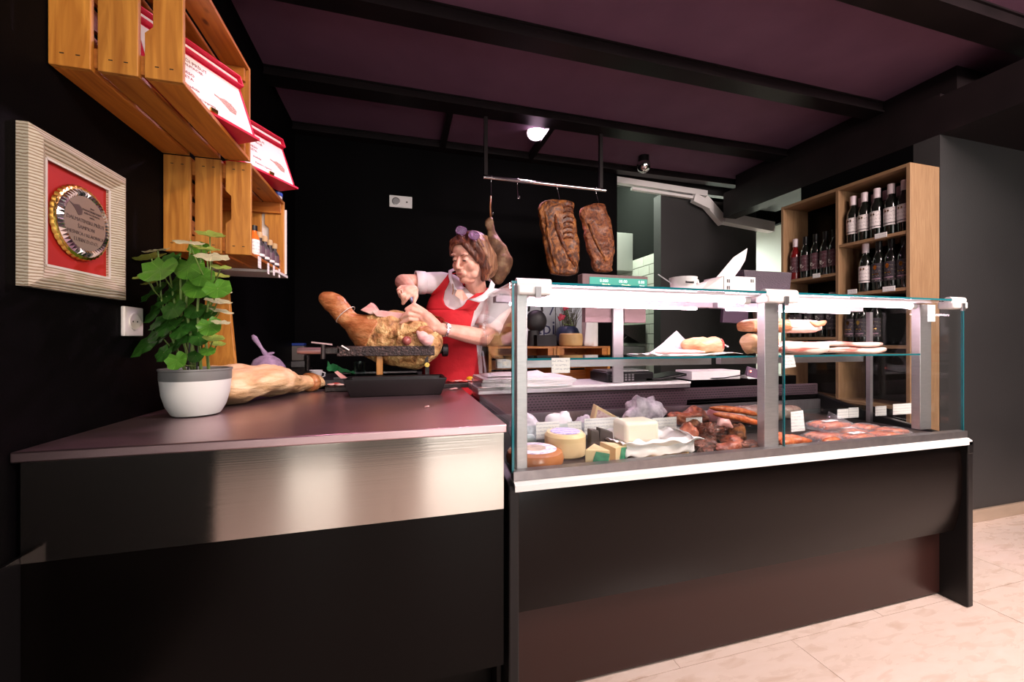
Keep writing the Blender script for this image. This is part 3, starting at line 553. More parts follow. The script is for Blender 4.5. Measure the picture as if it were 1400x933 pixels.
# rear posts carrying shelf + rear slide frame
for x in (0.395, 1.495, 2.09): B(x, x + .018, 1.338, 1.355, ZD, 1.174).build('rear_post', 'alu', cs, smooth=0)
# glass hinge clamps at the front top edge
for (x, w_) in ((0.300, 0.10), (1.155, 0.135), (2.065, 0.085)):
    h = B(x, x + w_, 1.034, 1.085, ZT - .036, ZT - .008).build('hinge_clamp', 'white_plastic', cs, bevel=.006)
    M().cyl((x, 1.052, ZT - .002), (x + w_, 1.052, ZT - .002), .013, n=14).build('roller', 'white_plastic', h)
    B(x + w_ * .5, x + w_ * .5 + .016, 1.030, 1.036, ZT - .044, ZT - .014).build('clip', 'alu_dark', h, smooth=0)
# low glass riser with price tags
for (x0, x1) in ((0.31, 1.165), (1.226, 1.99)):
    B(x0, x1, 1.300, 1.3035, ZD + .001, 0.748).build('glass_riser', 'glass_shelf', cs, smooth=0)
# ================================================================== left wall: crates, boxes, bottles, plaque
def crate(y0, y1, z0, z1, label, notch_h):
    c = thing('wooden_crate', (XL, y0, z0), label, 'crate', 'pine crates on the left wall'); T = .012; x1 = -0.504; xa = XL + .002
    W3 = (x1 - xa); sw = W3 * .30; gap = (W3 - 3 * sw) / 2
    for e, (ya, yb) in enumerate(((y0, y0 + T), (y1 - T, y1))):
        for k in range(3):
            a = xa + k * (sw + gap)
            if k < 2: m = B(a, a + sw, ya, yb, z0 + .0003, z1 - .0003)
            else:  # handle notch on the inner edge of the front slat
                zc = (z0 + z1) / 2; h = notch_h; d = .016
                m = M().prism([(a, ya, z0 + .0003), (a + sw, ya, z0 + .0003), (a + sw, ya, z1 - .0003), (a, ya, z1 - .0003), (a, ya, zc + h), (a + d, ya, zc + h - d), (a + d, ya, zc - h + d), (a, ya, zc - h)], (0, yb - ya, 0))
            s = m.build('slat', 'crate_z', c, smooth=0, bevel=.0015)
            q = M()
            for zz in (z0 + .028, z1 - .028):
                for xx in (a + sw * .32, a + sw * .7): q.box(xx - .004, xx + .004, ya - .0004, ya, zz - .0012, zz + .0012)
            if e == 0: q.build('nail_marks', 'dark', s, smooth=0, kind='stuff')
        # battens inside the end, along X, at bottom and top
        yi = (yb, yb + .014) if e == 0 else (ya - .014, ya)
        for za, zb in ((z0 + T, z0 + T + .045), (z1 - T - .045, z1 - T)):
            B(xa + .004, x1 - .01, yi[0], yi[1], za, zb).build('batten', 'crate_x', c, smooth=0, bevel=.0015)
    for za, zb in ((z0, z0 + T), (z1 - T, z1)):
        for k in range(3):
            a = xa + k * (sw + gap); B(a, a + sw - .0005, y0 + T + .0003, y1 - T - .0003, za, zb).build('slat', 'crate_y', c, smooth=0, bevel=.0015)
    for k in range(4):
        zz = z0 + .03 + k * (z1 - z0 - .06 - .05) / 3; B(xa - .001, xa + .008, y0 + T, y1 - T, zz, zz + .05).build('slat', 'crate_y', c, smooth=0)
    return c
crate(1.116, 1.550, 1.653, 1.972, 'upper orange pine crate fixed on its side to the black left wall, above the plaque', .055)
crate(1.553, 1.958, 1.335, 1.6525, 'lower orange pine crate on the left wall holding the small dark bottles', .055)
wb = B(XL + .003, -0.500, 1.83, 1.99, 1.322, 1.3325).build('backing_board', 'white_plastic', None, smooth=0)
tag(wb, 'thin white board lying under the lower pine crate', 'board')
wb = B(XL + .003, -0.498, 1.9595, 1.967, 1.336, 1.62).build('side_board', 'white_plastic', None, smooth=0)
tag(wb, 'thin white upright board at the far end of the lower pine crate', 'board')
# small dark bottles with price tags
for i, (u, h, lab) in enumerate(((348, .125, 0), (355.5, .105, 1), (362.5, .105, 1), (369.5, .105, 1), (376, .105, 1))):
    p = onX(u, 360, -0.525); y = p.y; z = 1.3473; x = -0.528
    if lab == 0:
        t = thing('juice_bottle', (x, y, z), 'small orange bottle with black cap and white label, first in the lower crate', 'bottle')
        M().lathe([(.0, 0), (.018, 0), (.019, .004), (.019, .07), (.010, .088), (.010, .10), (0, .10)], (x, y, z), 20).build('body', pm('orange_liquid', (0.75, 0.16, 0.02), 10, 0.1, coat=.5), t)
        M().lathe([(.012, .097), (.012, .115), (.0, .116)], (x, y, z), 16).build('cap', 'black_plastic', t)
        M().lathe([(.0193, .008), (.0196, .009), (.0196, .062), (.0193, .063)], (x, y, z), 20).build('label', 'tag', t); first = None
    elif i == 1:
        first = t = thing('oil_bottle', (x, y, z), 'small dark bottle with cork and purple label, nearest of the four beside the orange bottle', 'bottle', 'small dark bottles in the lower crate')
        M().lathe([(.0, 0), (.0175, 0), (.0185, .004), (.0185, .058), (.009, .074), (.009, .088), (0, .088)], (x, y, z), 20).build('body', 'dark', t)
        M().lathe([(.0105, .084), (.0115, .088), (.0115, .104), (.009, .107), (.0, .107)], (x, y, z), 16).build('stopper', pm('cork', (0.55, 0.38, 0.20), 60, .7), t)
        M().lathe([(.0188, .010), (.0190, .011), (.0190, .052), (.0188, .053)], (x, y, z), 20).build('label', pm('purple_brown_label', (0.10, 0.055, 0.075), 10, .5), t)
        M().lathe([(.0192, .014), (.0193, .015), (.0193, .022), (.0192, .023)], (x, y, z), 20).build('label_band', 'white_plastic', t)
    else: dup(first, (x, y, z), None, ['', '', 'second of the four small corked bottles from the orange bottle', 'third of the four small corked bottles from the orange bottle', 'small corked bottle farthest from the orange one, against the crate end'][i])
for i, (u, v0, v1) in enumerate(((355, 351, 367), (367, 360, 375), (374.5, 363, 377), (382, 368, 380))):
    a = onX(u, v0, -0.503); b = onX(u, v1, -0.503); hw = .016 if i == 0 else .011
    o = B(-0.5035, -0.5028, a.y - hw, a.y + hw, b.z, a.z).build('price_tag', MT['tagx'], None, smooth=0)
    tag(o, ['largest white price tag hanging from the crate edge under the first bottles', 'second white price tag on the lower crate edge', 'third white price tag on the lower crate edge', 'last white price tag on the lower crate edge, by the white board'][i], 'price tag', 'tags on the lower crate')
p = onX(378, 266, -0.53); bc = thing('blue_cap_jar', (p.x, p.y, 1.6532), 'blue lidded jar on top of the lower crate behind the gift box', 'jar')
M().cyl((p.x, p.y, 1.6532), (p.x, p.y, 1.668), .022).build('body', 'white_plastic', bc); M().cyl((p.x, p.y, 1.6685), (p.x, p.y, 1.682), .024).build('lid', pm('blue_plastic', (0.02, 0.09, 0.55), 10, .35), bc)
MT['gift_red'] = pm('crimson_gift_box_card', [(0.3, (0.62, 0.012, 0.055)), (0.7, (0.72, 0.02, 0.075))], 8, 0.5)
def gift(Bc, label, wd):
    "open presentation box turned 30 degrees towards the room; Bc = right end of its lower front edge"
    Bc = V(Bc); w = V((math.sin(math.radians(30)), math.cos(math.radians(30)), 0)); d = V((-w.y, w.x, 0))  # w to the right, d into the crate
    L_ = Bc - w * wd; t = thing('gift_box', tuple((Bc + L_) / 2 + d * .05), label, 'gift box', 'red gift boxes in the crates')
    up = (V((0, 0, 1)) * .165 + d * .062); un = up.normalized(); nn = w.cross(un).normalized()
    c = (Bc + L_) / 2
    M().obox(c + d * .048 + V((0, 0, .004)), w * wd / 2, d * .048, V((0, 0, .004))).build('base', 'gift_red', t, smooth=0, bevel=.001)
    fo = c + d * .012 + V((0, 0, .008))
    M().obox(fo + up / 2 + d * .010, w * wd / 2, nn * .006, up / 2).build('panel', 'gift_red', t, smooth=0)
    fr = nn if nn.dot(V((0, 0, 0)) - fo) > 0 else -nn
    face = fo + up / 2 + d * .010 + fr * .0068
    M().obox(face, w * (wd / 2 - .010), fr * .0006, up / 2 * .93).build('label_sheet', 'paper', t, smooth=0)
    f2 = face + fr * .0009
    for body, k, sz, xo in (('DOMAĆI PRŠUT', .36, .015, -.02), ('IZ DALMACIJE', .26, .012, -.02), ('SUHO MESO', .08, .013, -.05), ('PANCETA', -.02, .013, -.05), ('tradicija', -.2, .011, -.03), ('Mesnica i trgovina', -.36, .010, -.01)):
        text(body, f2 + un * (k * .165) + w * xo, sz, pm('ink', (0.25, 0.03, 0.04), 5, .6) if 'ink' not in MT else MT['ink'], t, w, un)
    # little engraved ham
    hm = M(); cc = f2 + w * .075 - un * .02; pts = [(-.038, .016), (-.022, .012), (-.006, .018), (.014, .014), (.028, -.002), (.02, -.02), (.002, -.018), (-.012, -.004), (-.024, .006), (-.038, .010)]
    hm.prism([cc + w * a + un * b for a, b in pts], fr * .0004).build('engraving', MT.setdefault('inkham', printed('engraved_print', (0.60, 0.42, 0.36), (0.22, 0.03, 0.03), 400, 300, .42)), t, smooth=0)
    # lid: shallow tray swung up above the panel
    lt = fo + up + V((0, 0, .006)) ; lc = lt - d * -.010
    M().obox(lc + un * .016 + fr * -.004, w * wd / 2, fr * .003, un * .016).build('lid', 'gift_red', t, smooth=0)
    M().obox(lc + un * .014 + fr * .004, w * (wd / 2 - .006), fr * .0045, un * .011).build('lid_lining', 'paper', t, smooth=0)
    M().obox(lc + un * .033 + fr * .006, w * wd / 2, fr * .014, un * .002).build('lid_rim', 'gift_red', t, smooth=0)
    M().obox(lc + w * (wd / 2) + un * .016 + fr * .006, w * .002, fr * .013, un * .018).build('lid_rim', 'gift_red', t, smooth=0)
    M().obox(lc + un * -.001 + fr * .006, w * wd / 2, fr * .012, un * .002).build('lid_rim', 'gift_red', t, smooth=0)
    M().obox(c + V((0, 0, .010)) + fr * .002, w * .010, fr * .003, V((0, 0, .005))).build('clasp', 'gold', t, smooth=0)
    return t
MT['ink'] = pm('dark_red_ink', (0.25, 0.03, 0.04), 5, .6)
gift(onZ(355.5, 193, 1.672), 'open crimson gift box with white printed face leaning out of the upper crate', .30)
gift(onZ(408, 259, 1.672), 'open crimson gift box with white printed face standing on the lower crate, farther back', .27)
# plaque
pl = thing('award_plaque', (XL, 1.21, 1.325), 'square wall plaque: ridged silver-beige frame, red mat and round engraved glass medallion', 'plaque')
y0, y1, z0, z1 = 1.042, 1.338, 1.153, 1.488; xw = XL + .001; bw = .052
m = M()
o_ = [(y0, z0), (y1, z0), (y1, z1), (y0, z1)]; i_ = [(y0 + bw, z0 + bw), (y1 - bw, z0 + bw), (y1 - bw, z1 - bw), (y0 + bw, z1 - bw)]
frame_mat, N, L, P = nm('ridged_silver_beige_frame'); n = N.new('ShaderNodeTexWave'); n.bands_direction = 'Z'; n.inputs['Scale'].default_value = 48; n.inputs['Distortion'].default_value = 4.0; n.inputs['Detail'].default_value = 3; n.inputs['Detail Scale'].default_value = 1.2
L.new(coords(N, L, (1, 0.15, 1)), n.inputs['Vector']); L.new(ramp(N, L, n.outputs['Fac'], [(0.0, (0.30, 0.22, 0.13)), (0.35, (0.62, 0.56, 0.44)), (1, (0.74, 0.70, 0.60))]), P.inputs['Base Color']); P.inputs['Roughness'].default_value = .38; P.inputs['Metallic'].default_value = .35
bb = N.new('ShaderNodeBump'); bb.inputs['Strength'].default_value = .5; bb.inputs['Distance'].default_value = .002; L.new(n.outputs['Fac'], bb.inputs['Height']); L.new(bb.outputs[0], P.inputs['Normal'])
for k in range(4):
    a, b, c, d = o_[k], o_[(k + 1) % 4], i_[(k + 1) % 4], i_[k]
    q = M().add([(xw, *a), (xw, *b), (xw, *c), (xw, *d), (xw + .020, *a), (xw + .020, *b), (xw + .012, *c), (xw + .012, *d)] +
                [(xw + .030, a[0] * .6 + d[0] * .4, a[1] * .6 + d[1] * .4), (xw + .030, b[0] * .6 + c[0] * .4, b[1] * .6 + c[1] * .4)],
                [(0, 1, 2, 3), (0, 4, 5, 1), (3, 2, 6, 7), (4, 8, 9, 5), (8, 7, 6, 9), (0, 3, 7, 8, 4), (1, 5, 9, 6, 2)])
    q.build('frame_side', frame_mat, pl, smooth=0)
B(xw, xw + .006, y0 + bw, y1 - bw, z0 + bw, z1 - bw).build('mat_board', pm('deep_red_velvet', [(0.3, (0.38, 0.010, 0.008)), (0.7, (0.46, 0.016, 0.010))], 10, .6), pl, smooth=0)
for (a, b, c, d) in ((y0 + bw, y1 - bw, z0 + bw - .003, z0 + bw + .002), (y0 + bw, y1 - bw, z1 - bw - .002, z1 - bw + .003), (y0 + bw - .003, y0 + bw + .002, z0 + bw, z1 - bw), (y1 - bw - .002, y1 - bw + .003, z0 + bw, z1 - bw)):
    B(xw + .012, xw + .0145, a, b, c, d).build('inner_lip', 'offwhite', pl, smooth=0)
mc = V((xw + .006, 1.194, 1.322)); R0 = .085
md = M(); n = 48; secs = []
for z, r in ((0, 1.0), (.004, 1.03), (.010, 1.0), (.012, .93)):
    secs.append((mc + V((z, 0, 0)), r))
vs = []; fs = []
for c, r in secs:
    for i in range(144):
        t = 2 * PI * i / 144; rr = R0 * r * (1 + .022 * abs(math.sin(t * 18))); vs.append(c + V((0, math.cos(t) * rr, math.sin(t) * rr * 1.0)))
for j in range(3):
    for i in range(144): fs.append((j * 144 + i, j * 144 + (i + 1) % 144, (j + 1) * 144 + (i + 1) % 144, (j + 1) * 144 + i))
fs.append(tuple(range(3 * 144, 4 * 144))); md.add(vs, fs).build('scalloped_rim', 'gold', pl, smooth=.5)
rm = M()
for i in range(54):  # faceted crystal border
    t = 2 * PI * i / 54; t2 = t + 2 * PI / 54; r1, r2 = R0 * .74, R0 * .94; P0 = lambda a, r, x: mc + V((x, math.cos(a) * r, math.sin(a) * r)); tm = (t + t2) / 2
    rm.add([P0(t, r1, .014), P0(t2, r1, .014), P0(t2, r2, .012), P0(t, r2, .012), P0(tm, (r1 + r2) / 2, .0195)], [(0, 1, 4), (1, 2, 4), (2, 3, 4), (3, 0, 4)])
rm.build('crystal_border', 'chrome', pl, smooth=0)
fa = M().lathe([(0, .0152), (R0 * .755, .0152), (R0 * .755, .012)], mc, 48, (1, 0, 0)).build('engraved_face', pm('greyish_rose_medallion', [(0.3, (0.33, 0.26, 0.23)), (0.7, (0.40, 0.32, 0.28))], 6, .25, .4), pl)
ek = pm('engraving_ink', (0.07, 0.045, 0.04), 5, .5)
for body, dz, sz in (('DALMATINSKI PRŠUT', .004, .0125), ('ŠAMPION', -.012, .0125), ('MESNICA I KLAONICA', -.028, .0115), ('LUBIN D.O.O.', -.043, .0125)):
    text(body, mc + V((.0156, 0, dz)), sz, ek, pl, (0, 1, 0), (0, 0, 1))
for i, body in enumerate(('2019', 'DALMATINSKI SAJAM', 'PRŠUTA I SUHOG', 'MESA')): text(body, mc + V((.0156, .018, .040 - i * .0075)), .0065, ek, pl, (0, 1, 0), (0, 0, 1))
M().prism([mc + V((.0154, y, z)) for y, z in ((-.052, .040), (-.038, .036), (-.022, .040), (-.012, .030), (-.014, .018), (-.024, .014), (-.036, .028))], (.0004, 0, 0)).build('ham_emblem', ek, pl, smooth=0)

# leaning board behind the plant
a, b = W(279, 500, 1.75), W(322, 500, 1.75); c, d = W(298, 392, 1.86), W(311, 400, 1.86)
a = onZ(281, 520, ZW + .001); bd = M(); p0 = V((-0.70, 1.80, ZW + .002)); p1 = V((-0.60, 1.84, ZW + .002))
lb = thing('ham_board', (p0.x, p0.y, ZW), 'varnished orange wood board leaning upright behind the potted plant', 'board')
q = [onY(276, 506, 1.80), onY(326, 506, 1.80), onY(311, 388, 1.85), onY(262, 388, 1.85)]; q[0].z = q[1].z = ZW + .001
M().prism(q, (0, .02, 0)).build('board', 'crate_z', lb, smooth=0, bevel=.002)

# ================================================================== potted plant
pc = onZ(252, 571, ZW) + FW * .045; pc.z = ZW
pp = thing('potted_plant', pc, 'leafy green plant in a white oval pot with grey rim on the steel counter', 'plant')
M().lathe([(0, .001), (.052, .001), (.060, .004), (.074, .03), (.083, .065), (.087, .105), (.087, .107)], pc, 40).build('pot', 'white_plastic', pp)
M().lathe([(.0873, .107), (.0882, .109), (.0885, .134), (.0905, .136), (.0905, .141), (.084, .141), (.083, .128)], pc, 40).build('pot_rim', pm('grey_pot_rim', (0.20, 0.20, 0.20), 10, .4), pp)
M().lathe([(0, .127), (.04, .130), (.083, .125)], pc, 24).build('soil', pm('dark_soil', [(0.3, (0.01, 0.008, 0.006)), (0.7, (0.05, 0.035, 0.025))], 120, .9, bump=1.5, bscale=150), pp)
def leafmat(name, c1, c2, pale=0.0):
    m, N, L, P = nm(name); tc = N.new('ShaderNodeTexCoord'); sp = N.new('ShaderNodeSeparateXYZ'); L.new(tc.outputs['Object'], sp.inputs[0])
    at = N.new('ShaderNodeMath'); at.operation = 'ARCTAN2'; L.new(sp.outputs[1], at.inputs[0]); L.new(sp.outputs[0], at.inputs[1])
    mu = N.new('ShaderNodeMath'); mu.operation = 'MULTIPLY'; mu.inputs[1].default_value = 3.5; L.new(at.outputs[0], mu.inputs[0])
    si = N.new('ShaderNodeMath'); si.operation = 'COSINE'; L.new(mu.outputs[0], si.inputs[0]); ab = N.new('ShaderNodeMath'); ab.operation = 'ABSOLUTE'; L.new(si.outputs[0], ab.inputs[0])
    r = ramp(N, L, ab.outputs[0], [(0.0, (1, 1, 1)), (0.10, (0, 0, 0))])
    n = N.new('ShaderNodeTexNoise'); n.inputs['Scale'].default_value = 40; L.new(tc.outputs['Object'], n.inputs['Vector'])
    base = ramp(N, L, n.outputs['Fac'], [(0.35, c1), (0.65, c2)])
    mx = N.new('ShaderNodeMix'); mx.data_type = 'RGBA'; L.new(r, mx.inputs[0]); L.new(base, mx.inputs[6]); mx.inputs[7].default_value = (c2[0] * 1.5 + .05, c2[1] * 1.4 + .05, c2[2] * 1.3 + .03, 1)
    L.new(mx.outputs[2], P.inputs['Base Color']); P.inputs['Roughness'].default_value = .32; P.inputs['Subsurface Weight'].default_value = .0
    tr = N.new('ShaderNodeBsdfTranslucent'); L.new(mx.outputs[2], tr.inputs[0]); ms = N.new('ShaderNodeMixShader'); ms.inputs[0].default_value = .25
    L.new(P.outputs[0], ms.inputs[1]); L.new(tr.outputs[0], ms.inputs[2]); L.new(ms.outputs[0], N['Material Output'].inputs['Surface']); return m
LM = [leafmat('mid_green_leaf', (0.055, 0.20, 0.018), (0.11, 0.30, 0.035)), leafmat('dark_green_leaf', (0.018, 0.085, 0.012), (0.04, 0.15, 0.02)), leafmat('yellow_green_leaf', (0.22, 0.36, 0.05), (0.40, 0.50, 0.12)), leafmat('pale_rimmed_leaf', (0.42, 0.50, 0.24), (0.66, 0.66, 0.46))]
def leaf_me(mat, seed):
    rnd = random.Random(seed); rings = 5; n = 28; vs = [V((0, 0, 0))]; fs = []; cup = rnd.uniform(-.25, .35)
    for j in range(1, rings + 1):
        r = j / rings
        for i in range(n):
            t = 2 * PI * i / n; lob = 1 + .055 * math.cos(t * 7) + .025 * math.cos(t * 14 + 1); not_ = 1 - .45 * math.exp(-((t - PI) / .35) ** 2)
            rr = r * (lob if r > .7 else 1) * (not_ if r > .3 else 1) * (1.08 if abs(t - PI) > 2.4 else 1)
            z = cup * r * r * .5 + .045 * math.cos(t * 7) * r * r + .07 * noise.noise(V((math.cos(t) * 2, math.sin(t) * 2, seed)) * r) * 2 * r
            vs.append(V((rr * math.cos(t), rr * math.sin(t) * .95, z)))
    for i in range(n): fs.append((0, 1 + i, 1 + (i + 1) % n))
    for j in range(rings - 1):
        for i in range(n): fs.append((1 + j * n + i, 1 + (j + 1) * n + i, 1 + (j + 1) * n + (i + 1) % n, 1 + j * n + (i + 1) % n))
    me = bpy.data.meshes.new('leaf'); me.from_pydata([tuple(v) for v in vs], [], fs); me.materials.append(mat); me.shade_smooth(); return me
LME = [[leaf_me(m, i * 3.7 + k) for i in range(3)] for k, m in enumerate(LM)]
leaves = [(219.5, 369, 21, 0), (258, 364, 19, 0), (287, 322, 17, 2), (258, 331, 16, 3), (216, 342, 14, 3), (207, 353, 18, 2), (290, 350, 18, 3), (282, 341, 15, 2), (253, 404, 22, 0), (211, 396, 20, 1), (271, 393, 18, 0), (293, 377, 16, 2), (298, 395, 15, 0), (298, 411, 15, 3), (302, 424, 14, 3), (203, 425, 19, 1), (232, 441, 20, 1), (195, 470, 22, 1), (287, 446, 13, 0), (292, 463, 12, 2), (297, 471, 9, 2), (242, 493, 12, 0), (284, 480, 9, 0), (189, 387, 10, 2), (279, 425, 15, 1), (266, 424, 13, 1), (221, 461, 15, 1), (256, 456, 14, 1), (224, 482, 12, 1), (272, 340, 13, 0), (302, 367, 11, 2), (276, 378, 15, 0), (237, 422, 15, 1), (246, 384, 16, 1), (228, 405, 16, 1), (262, 440, 14, 1), (272, 462, 12, 1), (240, 470, 13, 1), (268, 486, 10, 1), (302, 440, 10, 3), (284, 398, 15, 1), (216, 440, 13, 1), (200, 380, 12, 2), (233, 352, 13, 1), (305, 397, 10, 3), (246, 453, 12, 1)]
stems = []
for k, (du, h) in enumerate(((-14, .40), (-4, .46), (6, .52), (16, .50), (24, .34), (-22, .30))):
    b_ = pc + V((du * .0011, random.uniform(-.02, .02), .128)); top = W(252 + du * 1.5, 505 - h * 340, 1.16 + random.uniform(-.03, .03))
    mid = (b_ + top) / 2 + V((random.uniform(-.015, .015), random.uniform(-.015, .015), 0)); stems.append((b_, mid, top))
    M().tube([b_, b_ * .5 + mid * .5, mid, mid * .5 + top * .5, top], [.0045, .004, .0035, .003, .002], 7).build('stem', pm('green_stem', (0.16, 0.26, 0.06), 20, .5) if k == 0 else bpy.data.materials['green_stem'], pp)
for x in (.012, -.01): M().cyl(pc + V((x, -.03, .12)), pc + V((x + .012, -.03, .33)), .0022).build('support_stick', 'dark', pp)
for k, (u, v, r, mi) in enumerate(leaves):
    rnd = random.Random(k); dt = [-.06, .0, .05][k % 3] if mi != 1 else rnd.uniform(-.01, .07)
    p = W(u, v, 1.13 + dt); p.x = max(p.x, XL + .03)
    me = LME[mi][k % 3]; o = bpy.data.objects.new('leaf', me); COL.objects.link(o); o.parent = pp
    out = V((p.x - pc.x, p.y - pc.y, 0)); out = out.normalized() if out.length > .01 else V((0, -1, 0))
    nrm = (V((0, 0, 1)) * rnd.uniform(.35, .8) - FW * rnd.uniform(.3, .75) + out * .35) if mi in (0, 1) else (V((0, 0, 1)) - FW * rnd.uniform(-.05, .25) + out * .3)
    nrm.normalize(); xd = (V((out.x, out.y, -.5)) + V((rnd.uniform(-.4, .4), rnd.uniform(-.4, .4), 0))); xd = (xd - nrm * xd.dot(nrm)).normalized(); yd = nrm.cross(xd)
    sc = r * 1.13 / FP * 1.08; R = Matrix((xd * sc, yd * sc, nrm * sc)).transposed().to_4x4(); R.translation = p - pc; o.matrix_local = R
    s0 = min(stems, key=lambda s: abs((s[0] * .5 + s[2] * .5).x - p.x)); f = max(0.05, min(.95, (p.z - .04 - s0[0].z) / max(.05, s0[2].z - s0[0].z))); q = s0[0].lerp(s0[2], f) if f > .5 else s0[0].lerp(s0[1], f * 2)
    if k % 2 == 0 or mi != 1: M().tube([q, (q + p) / 2 + V((0, 0, -.006)), p], .0018, 5).build('leaf_stalk', bpy.data.materials['green_stem'], pp)
# ================================================================== tray, ham stand, hams
ty = 1.66
a = onY(475, 543, ty); b = onY(606, 543, ty); tx0, tx1 = a.x, b.x; cx = (tx0 + tx1) / 2; hw = (tx1 - tx0) / 2 + .006
tt = thing('black_tray', (cx, 1.78, ZW), 'deep black rectangular tray standing in front of the ham stand', 'tray')
m = M(); zr = .888; g = .014
def ringy(x0, x1, y0, y1, z): return [V((x0, y0, z)), V((x1, y0, z)), V((x1, y1, z)), V((x0, y1, z))]
xa, xb, ya, yb = cx - hw, cx + hw, 1.660, 1.832
R_ = [ringy(xa + g, xb - g, ya + g, yb - g, ZW + .001), ringy(xa, xb, ya, yb, zr), ringy(xa - .008, xb + .008, ya - .008, yb + .008, zr + .001), ringy(xa - .008, xb + .008, ya - .008, yb + .008, zr - .004), ringy(xa + .004, xb - .004, ya + .004, yb - .004, zr - .003), ringy(xa + g + .003, xb - g - .003, ya + g + .003, yb - g - .003, ZW + .005)]
m.add([R_[0][i] for i in range(4)] + [R_[3][i] for i in range(4)] + [R_[2][i] for i in range(4)] + [R_[4][i] for i in range(4)] + [R_[5][i] for i in range(4)],
      [(3, 2, 1, 0), (16, 17, 18, 19)] + [(j * 4 + i, j * 4 + (i + 1) % 4, (j + 1) * 4 + (i + 1) % 4, (j + 1) * 4 + i) for j in range(4) for i in range(4)])
m.build('tray', 'black_plastic', tt, smooth=0.4, bevel=.002)
p = onZ(461, 512, .90); M().prism([W(457, 509, 1.70), W(461, 507.5, 1.70), W(474, 517, 1.70), W(466, 518, 1.70)], FW * .004).build('meat_strip', 'pink_meat', tt, smooth=0, label='pale strip of fat hanging over the tray corner')
# stand: base board, two posts, long bar, round screw grip on the right, rod on the left
YS = 1.94
hs = thing('ham_stand', (0.0, YS, ZW), 'black ham stand with long horizontal bar, pale wooden post and round end knob', 'ham stand')
a = onY(447, 520, YS); b = onY(645, 520, YS)
B(a.x, b.x, 1.885, 1.998, ZW + .0005, ZW + .022).build('base_board', 'black_metal', hs, bevel=.003)
xb0, xb1 = onY(461, 480, YS - .10).x, onY(594, 480, YS - .10).x
B(xb0, xb1, YS - .115, YS - .095, .974, 1.018).build('bar', pm('worn_speckled_black_bar', [(0.35, (0.012, 0.009, 0.009)), (0.62, (0.05, 0.03, 0.028)), (0.78, (0.30, 0.18, 0.15))], 90, .5, .3, bump=.6, bscale=120), hs, bevel=.003)
B(xb0, xb1, YS + .095, YS + .115, .974, 1.018).build('bar', 'black_metal', hs, bevel=.003)
p = onY(519, 480, YS - .085); B(p.x - .013, p.x + .013, YS - .094, YS - .07, .890, .985).build('post', MT['crate_z'], hs, smooth=0, bevel=.002, label='pale orange wooden post')
B(p.x - .012, p.x + .012, YS - .093, YS - .055, ZW + .022, .889).build('post', 'black_metal', hs, smooth=0)
p = onY(583, 480, YS - .06); B(p.x - .007, p.x + .007, YS - .09, YS - .07, ZW + .022, .985).build('post', 'black_metal', hs, smooth=0)
B(xb1 - .03, xb1 - .012, YS + .08, YS + .094, ZW + .022, .985).build('post', 'black_metal', hs, smooth=0)
M().cyl(onY(584, 499, YS - .10), onY(584, 499, YS - .095), .011).build('bolt_head', 'gold', hs)
c0 = onY(594, 479, YS); M().cyl((xb1 + .001, YS, .996), (xb1 + .045, YS, .996), .017).build('screw_neck', 'black_metal', hs)
m = M(); m.lathe([(0, 0), (.026, .001), (.031, .004), (.031, .026), (.026, .030), (0, .031)], (xb1 + .042, YS, .996), 24, (1, 0, 0)); m.build('knob', 'black_plastic', hs)
e0 = onY(402, 479, YS - .1); M().tube([(xb0 - .005, YS - .06, .998), (e0.x + .02, YS - .06, .998), (e0.x + .004, YS - .06, .998)], [.0145, .0155, .012], 14).build('handle_rod', pm('rosy_grey_metal', (0.42, 0.27, 0.28), 10, .35, .8), hs)
m = M(); m.box(xb0 - .05, xb0 + .012, YS - .115, YS + .115, .985, 1.012); m.build('clamp', 'black_metal', hs, smooth=0, bevel=.003)
m = M(); m.cyl((xb0 - .052, YS - .12, .965), (xb0 - .052, YS - .12, 1.028), .009, n=10); m.build('clamp_pin', 'black_metal', hs)
m = M(); m.obox((xb0 - .055, YS - .123, 1.030), (.04, 0, -.005), (0, .006, 0), (0, 0, .003)); m.build('lever', bpy.data.materials['rosy_grey_metal'], hs, smooth=0)
M().cyl((xb0 + .02, YS - .119, 1.02), (xb0 + .05, YS - .117, 1.0), .004, n=8).build('lever', 'alu', hs)
# the ham held in it
def path_secs(pl, t, flat, extra=None):
    "pl: (u, v, r_px, [dt]) ; sections perpendicular to the path, r in photo pixels at depth t"
    C = [W(q[0], q[1], t + (q[3] if len(q) > 3 else 0)) for q in pl]; S = []
    for i, q in enumerate(pl):
        d = (C[min(i + 1, len(C) - 1)] - C[max(i - 1, 0)]).normalized(); dep = (FW - d * FW.dot(d)).normalized(); up = d.cross(dep).normalized()
        r = q[2] * t / FP; S.append((C[i], up * r, dep * r * flat))
    return S
def smooth_secs(S, n):
    "Catmull-Rom resample of (c,a,b)"
    out = []; m = len(S)
    for i in range(m - 1):
        P = [S[max(i - 1, 0)], S[i], S[i + 1], S[min(i + 2, m - 1)]]
        for k in range(n):
            t = k / n; w_ = (-.5 * t + t * t - .5 * t ** 3, 1 - 2.5 * t * t + 1.5 * t ** 3, .5 * t + 2 * t * t - 1.5 * t ** 3, -.5 * t * t + .5 * t ** 3)
            out.append(tuple(sum((P[j][q] * w_[j] for j in range(4)), V((0, 0, 0))) for q in range(3)))
    out.append(S[-1]); return out
TH = YS / 1.042
hc = W(545, 462, TH); hm = thing('carved_ham', hc, 'whole cured ham clamped in the black stand, hoof end up, being carved by the woman', 'ham')
body = [(478, 445, 12), (490, 449, 19), (503, 455, 28), (520, 460, 35), (540, 463, 38), (560, 466, 38), (578, 469, 36), (592, 473, 28), (600, 476, 14), (603, 477, 5)]
